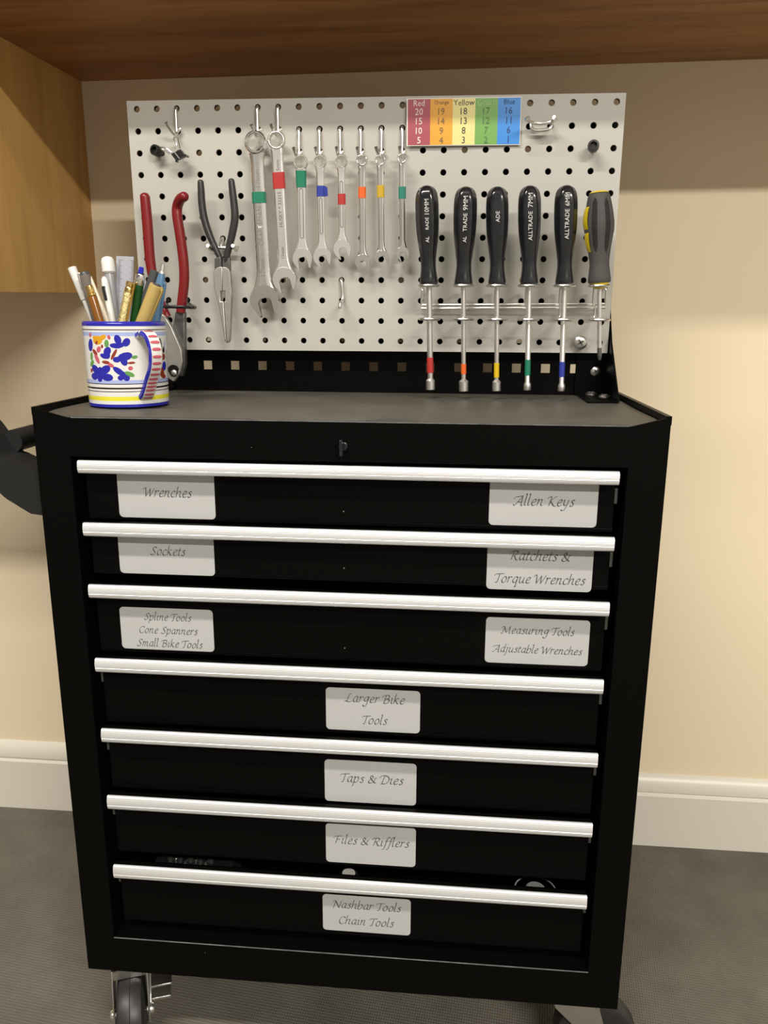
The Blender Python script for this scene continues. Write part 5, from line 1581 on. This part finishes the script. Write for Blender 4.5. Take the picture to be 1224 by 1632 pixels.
def pen(name, label, cat, top, rim, parts, clip=None, seg=20):
    T, d, L = in_mug(top, rim)
    t = thing(name, tuple(T + d * L), label, cat, PEN_GROUP)
    for pn, mk, prof in parts:
        mb = MB()
        pf = [(min(s, L) if s < 900 else L, r) for s, r in prof]
        mb.lathe(T, d, pf, seg=seg)
        mb.build(pn, mk, t)
    if clip:
        mk, s0, s1, off, w, side = clip
        n = Vector(side)
        n = (n - d * n.dot(d)).normalized()
        b = d.cross(n)
        mb = MB()
        vs = []
        for s, h0, h1 in ((s0, off * .6, off + .0022), (s0 + .003, off + .0014, off + .0026), (s1, off + .0006, off + .0016)):
            vs.append([T + d * s + n * h0 - b * w, T + d * s + n * h0 + b * w, T + d * s + n * h1 + b * w, T + d * s + n * h1 - b * w])
        mb.rings(vs)
        mb.build('clip', mk, t, bevel=.0003)
    return t


pen('marker_pen', 'white pen with a long smooth cap, leftmost in the mug', 'pen', (-0.3171, -0.1500, 0.9689), (-0.2966, -0.1500, 0.9076), [('cap', 'p_white', [(0.0000, 0.00351), (0.0005, 0.00473), (0.0013, 0.00486), (0.0365, 0.00419), (0.0372, 0.00392)]), ('barrel', 'p_white', [(0.0365, 0.00324), (999, 0.00270)])], None)
pen('ballpoint_pen', 'smoky grey pen with a dark domed top beside the leftmost white pen', 'pen', (-0.2960, -0.1650, 0.9637), (-0.2901, -0.1600, 0.9077), [('cap', 'p_smoke', [(0.0037, 0.00567), (0.0075, 0.00607), (0.0311, 0.00540)]), ('push_button', 'p_charcoal', [(0.0000, 0.00189), (0.0005, 0.00405), (0.0017, 0.00486), (0.0037, 0.00540), (0.0045, 0.00567)]), ('barrel', 'p_smoke', [(0.0311, 0.00486), (999, 0.00324)])], ('zinc', 0.0012, 0.0199, 0.00540, 0.00081, (-1, -0.4, 0)))
pen('mechanical_pencil', 'amber brown pencil with a gold end', 'pencil', (-0.2829, -0.1850, 0.9480), (-0.2747, -0.1820, 0.9080), [('end_cap', 'gold', [(0.0000, 0.00351), (0.0004, 0.00419), (0.0010, 0.00432), (0.0073, 0.00432), (0.0080, 0.00365), (0.0085, 0.00486), (0.0107, 0.00500), (0.0112, 0.00459)]), ('barrel', 'p_amber', [(0.0112, 0.00445), (0.0127, 0.00500), (999, 0.00486)])], None)
pen('slim_pen', 'slim cream white pen between the amber pencil and the clip pens', 'pen', (-0.2909, -0.1630, 0.9584), (-0.2734, -0.1650, 0.9079), [('barrel', 'p_cream', [(0.0000, 0.00081), (0.0007, 0.00176), (0.0312, 0.00270), (999, 0.00324)])], None)
pen('clip_pen', 'white pen with a short black clip', 'pen', (-0.2785, -0.1550, 0.9585), (-0.2710, -0.1580, 0.9078), [('barrel', 'p_white', [(0.0000, 0.00135), (0.0025, 0.00324), (0.0076, 0.00405), (999, 0.00351)])], ('p_black', 0.0108, 0.0260, 0.00324, 0.00176, (-0.2, -1, 0)))
pen('eraser_pen', 'grey pen with a pale rounded translucent cap, tallest in the mug', 'pen', (-0.2776, -0.1450, 0.9805), (-0.2707, -0.1500, 0.9078), [('cap', 'p_white', [(0.0000, 0.00243), (0.0008, 0.00459), (0.0020, 0.00607), (0.0046, 0.00715), (0.0166, 0.00729), (0.0185, 0.00567)]), ('barrel', 'p_grey', [(0.0169, 0.00459), (0.0204, 0.00540), (0.0383, 0.00486), (999, 0.00405)])], None)
pen('knurled_pen', 'gold knurled pen standing in front of the ruler', 'pen', (-0.2380, -0.1800, 0.9522), (-0.2505, -0.1800, 0.9081), [('end_cap', 'gold', [(0.0000, 0.00324), (0.0005, 0.00419), (0.0025, 0.00445), (0.0051, 0.00445), (0.0058, 0.00392), (0.0068, 0.00459), (0.0116, 0.00486)]), ('barrel', 'gold_knurl', [(0.0116, 0.00486), (0.0126, 0.00513), (999, 0.00500)])], ('gold', 0.0005, 0.0417, 0.00459, 0.00121, (1, -0.5, 0)))
pen('ballpoint_pen', 'green pen with silver shoulder and bright blue push button', 'pen', (-0.2279, -0.1720, 0.9678), (-0.2408, -0.1720, 0.9081), [('push_button', 'p_blue', [(0.0000, 0.00135), (0.0006, 0.00243), (0.0068, 0.00297)]), ('shoulder', 'chrome', [(0.0078, 0.00459), (0.0083, 0.00486), (0.0189, 0.00553), (0.0196, 0.00513)]), ('collar', 'p_black', [(0.0066, 0.00405), (0.0081, 0.00419)]), ('barrel', 'p_green', [(0.0189, 0.00513), (0.0328, 0.00500), (999, 0.00445)])], None)
pen('felt_pen', 'dark charcoal pen standing behind the tan marker', 'pen', (-0.2244, -0.1400, 0.9654), (-0.2451, -0.1450, 0.9079), [('barrel', 'p_charcoal', [(0.0000, 0.00486), (0.0004, 0.00594), (0.0394, 0.00648), (999, 0.00621)])], None)
pen('craft_marker', 'fat tan marker with a long side clip at the front of the mug', 'pen', (-0.2083, -0.1820, 0.9485), (-0.2290, -0.1780, 0.9082), [('barrel', 'p_tan', [(0.0000, 0.00540), (0.0004, 0.00715), (0.0013, 0.00743), (999, 0.00715)]), ('end_plug', 'p_charcoal', [(-0.0016, 0.00162), (-0.0012, 0.00351), (-0.0003, 0.00459), (0.0001, 0.00486)])], ('p_tan', 0.0008, 0.0430, 0.00702, 0.00162, (1, -0.25, 0.2)))
pen('ballpoint_pen', 'slate blue pen with a silver push button, rightmost in the mug', 'pen', (-0.2119, -0.1500, 0.9723), (-0.2241, -0.1520, 0.9080), [('push_button', 'satin', [(0.0000, 0.00162), (0.0005, 0.00230), (0.0082, 0.00257), (0.0085, 0.00351), (0.0108, 0.00378)]), ('barrel', 'p_slate', [(0.0105, 0.00351), (0.0141, 0.00405), (0.0193, 0.00513), (0.0308, 0.00567), (999, 0.00513)])], ('p_slate', 0.0193, 0.0552, 0.00540, 0.00121, (1, -0.4, 0)))

# steel ruler
rt, rr_, = Vector((-0.2607, -0.1350, 0.9812)), Vector((-0.2622, -0.1500, 0.9082))
d = (rr_ - rt).normalized()
sx = Vector((.97, .10, 0)).normalized()
sx = (sx - d * sx.dot(d)).normalized()
nrm = d.cross(sx)
mb = MB()
wd, th, Lr = .0098, .0006, .156
vs = [rt + sx * a * wd + d * s + nrm * h * th for a in (-1, 1) for s in (0, Lr) for h in (-1, 1)]
mb.add(vs, [(0, 1, 3, 2), (4, 6, 7, 5), (0, 4, 5, 1), (2, 3, 7, 6), (0, 2, 6, 4), (1, 5, 7, 3)])
sg = -1 if nrm.y > 0 else 1
for k in range(60):
    s = .004 + k * .0014
    ln = .0042 if k % 5 == 0 else .0024
    for a0, a1 in ((1, 1 - ln / wd), (-.72, -.72 + ln / wd)):
        c = [rt + sx * a * wd + d * q + nrm * sg * (th + .00005) for a, q in ((a0, s), (a1, s), (a1, s + .00045), (a0, s + .00045))]
        mb.add(c, [(0, 1, 2, 3)], 1)
tag(mb.build('steel_ruler', ['ruler', 'ink'], origin=tuple(rr_)), 'flat grey ruler with fine tick marks standing in the painted mug', 'ruler')

# ------------------------------------------------------------------ things glimpsed in the bottom drawer
c = (0.2260, -0.2060, 0.2438)
mb = MB()
db = FACE_BOT[6] + .0016
ct = c[2]
mb.lathe((c[0], c[1], db), (0, 0, 1), [(0, .025), (ct - db - .002, .025), (ct - db - .0002, .0240), (ct - db - .0015, .0225), (ct - db - .003, .012)], seg=40)
mb.lathe((c[0], c[1], ct - .0008), (0, 0, 1), [(0, .0252), (.0012, .0252), (.0014, .0246), (.0014, .0238), (0, .0238)], 1, seg=48)
mb.lathe((c[0], c[1], ct - .004), (0, 0, 1), [(0, .0125), (.006, .0120), (.0072, .0105), (.0073, .002)], 2, seg=32)
tag(mb.build('round_tool', ['black_rubber', 'alu', 'p_grey']), 'round black tool with a bright rim glimpsed at the right of the bottom drawer', 'tool')
c = (-0.2045, -0.1950, 0.2425)
mb = MB()
mb.box(c[0] - .050, c[0] + .050, c[1] - .004, c[1] + .05, db, c[2] - .0045)
tag(mb.build('tool_case', 'black_rubber', bevel=.002), 'black case glimpsed at the left inside the bottom drawer', 'case')
mb = MB()
for k in range(9):
    x = c[0] - .030 + k * .0066
    mb.lathe((x, c[1] + .006 + .002 * math.sin(k * 1.7), c[2] - .0044), (0, 0, 1), [(0, .0034), (.0042, .0034), (.0046, .0028)], k % 2, seg=12)
    if k < 8:
        mb.box(x, x + .0066, c[1] + .0045, c[1] + .0075, c[2] - .0020, c[2] - .0005, 1)
tag(mb.build('chain_piece', ['darksteel', 'zinc']), 'short length of chain lying on the black case in the bottom drawer', 'chain')
c = (-0.0037, -0.1950, 0.2382)
mb = MB()
mb.lathe((c[0], c[1] + .004, db), (0, 0, 1), [(0, .012), (c[2] - .003 - db, .012), (c[2] - db, .009), (c[2] - db, .0086)], 0, seg=24)
mb.lathe((c[0], c[1] + .004, c[2]), (0, 0, 1), [(0, .0084), (.0008, .008)], 1, seg=24)
tag(mb.build('capped_tool', ['black_rubber', 'p_white']), 'black tool with a pale top glimpsed behind the bottom pull near the middle', 'tool')
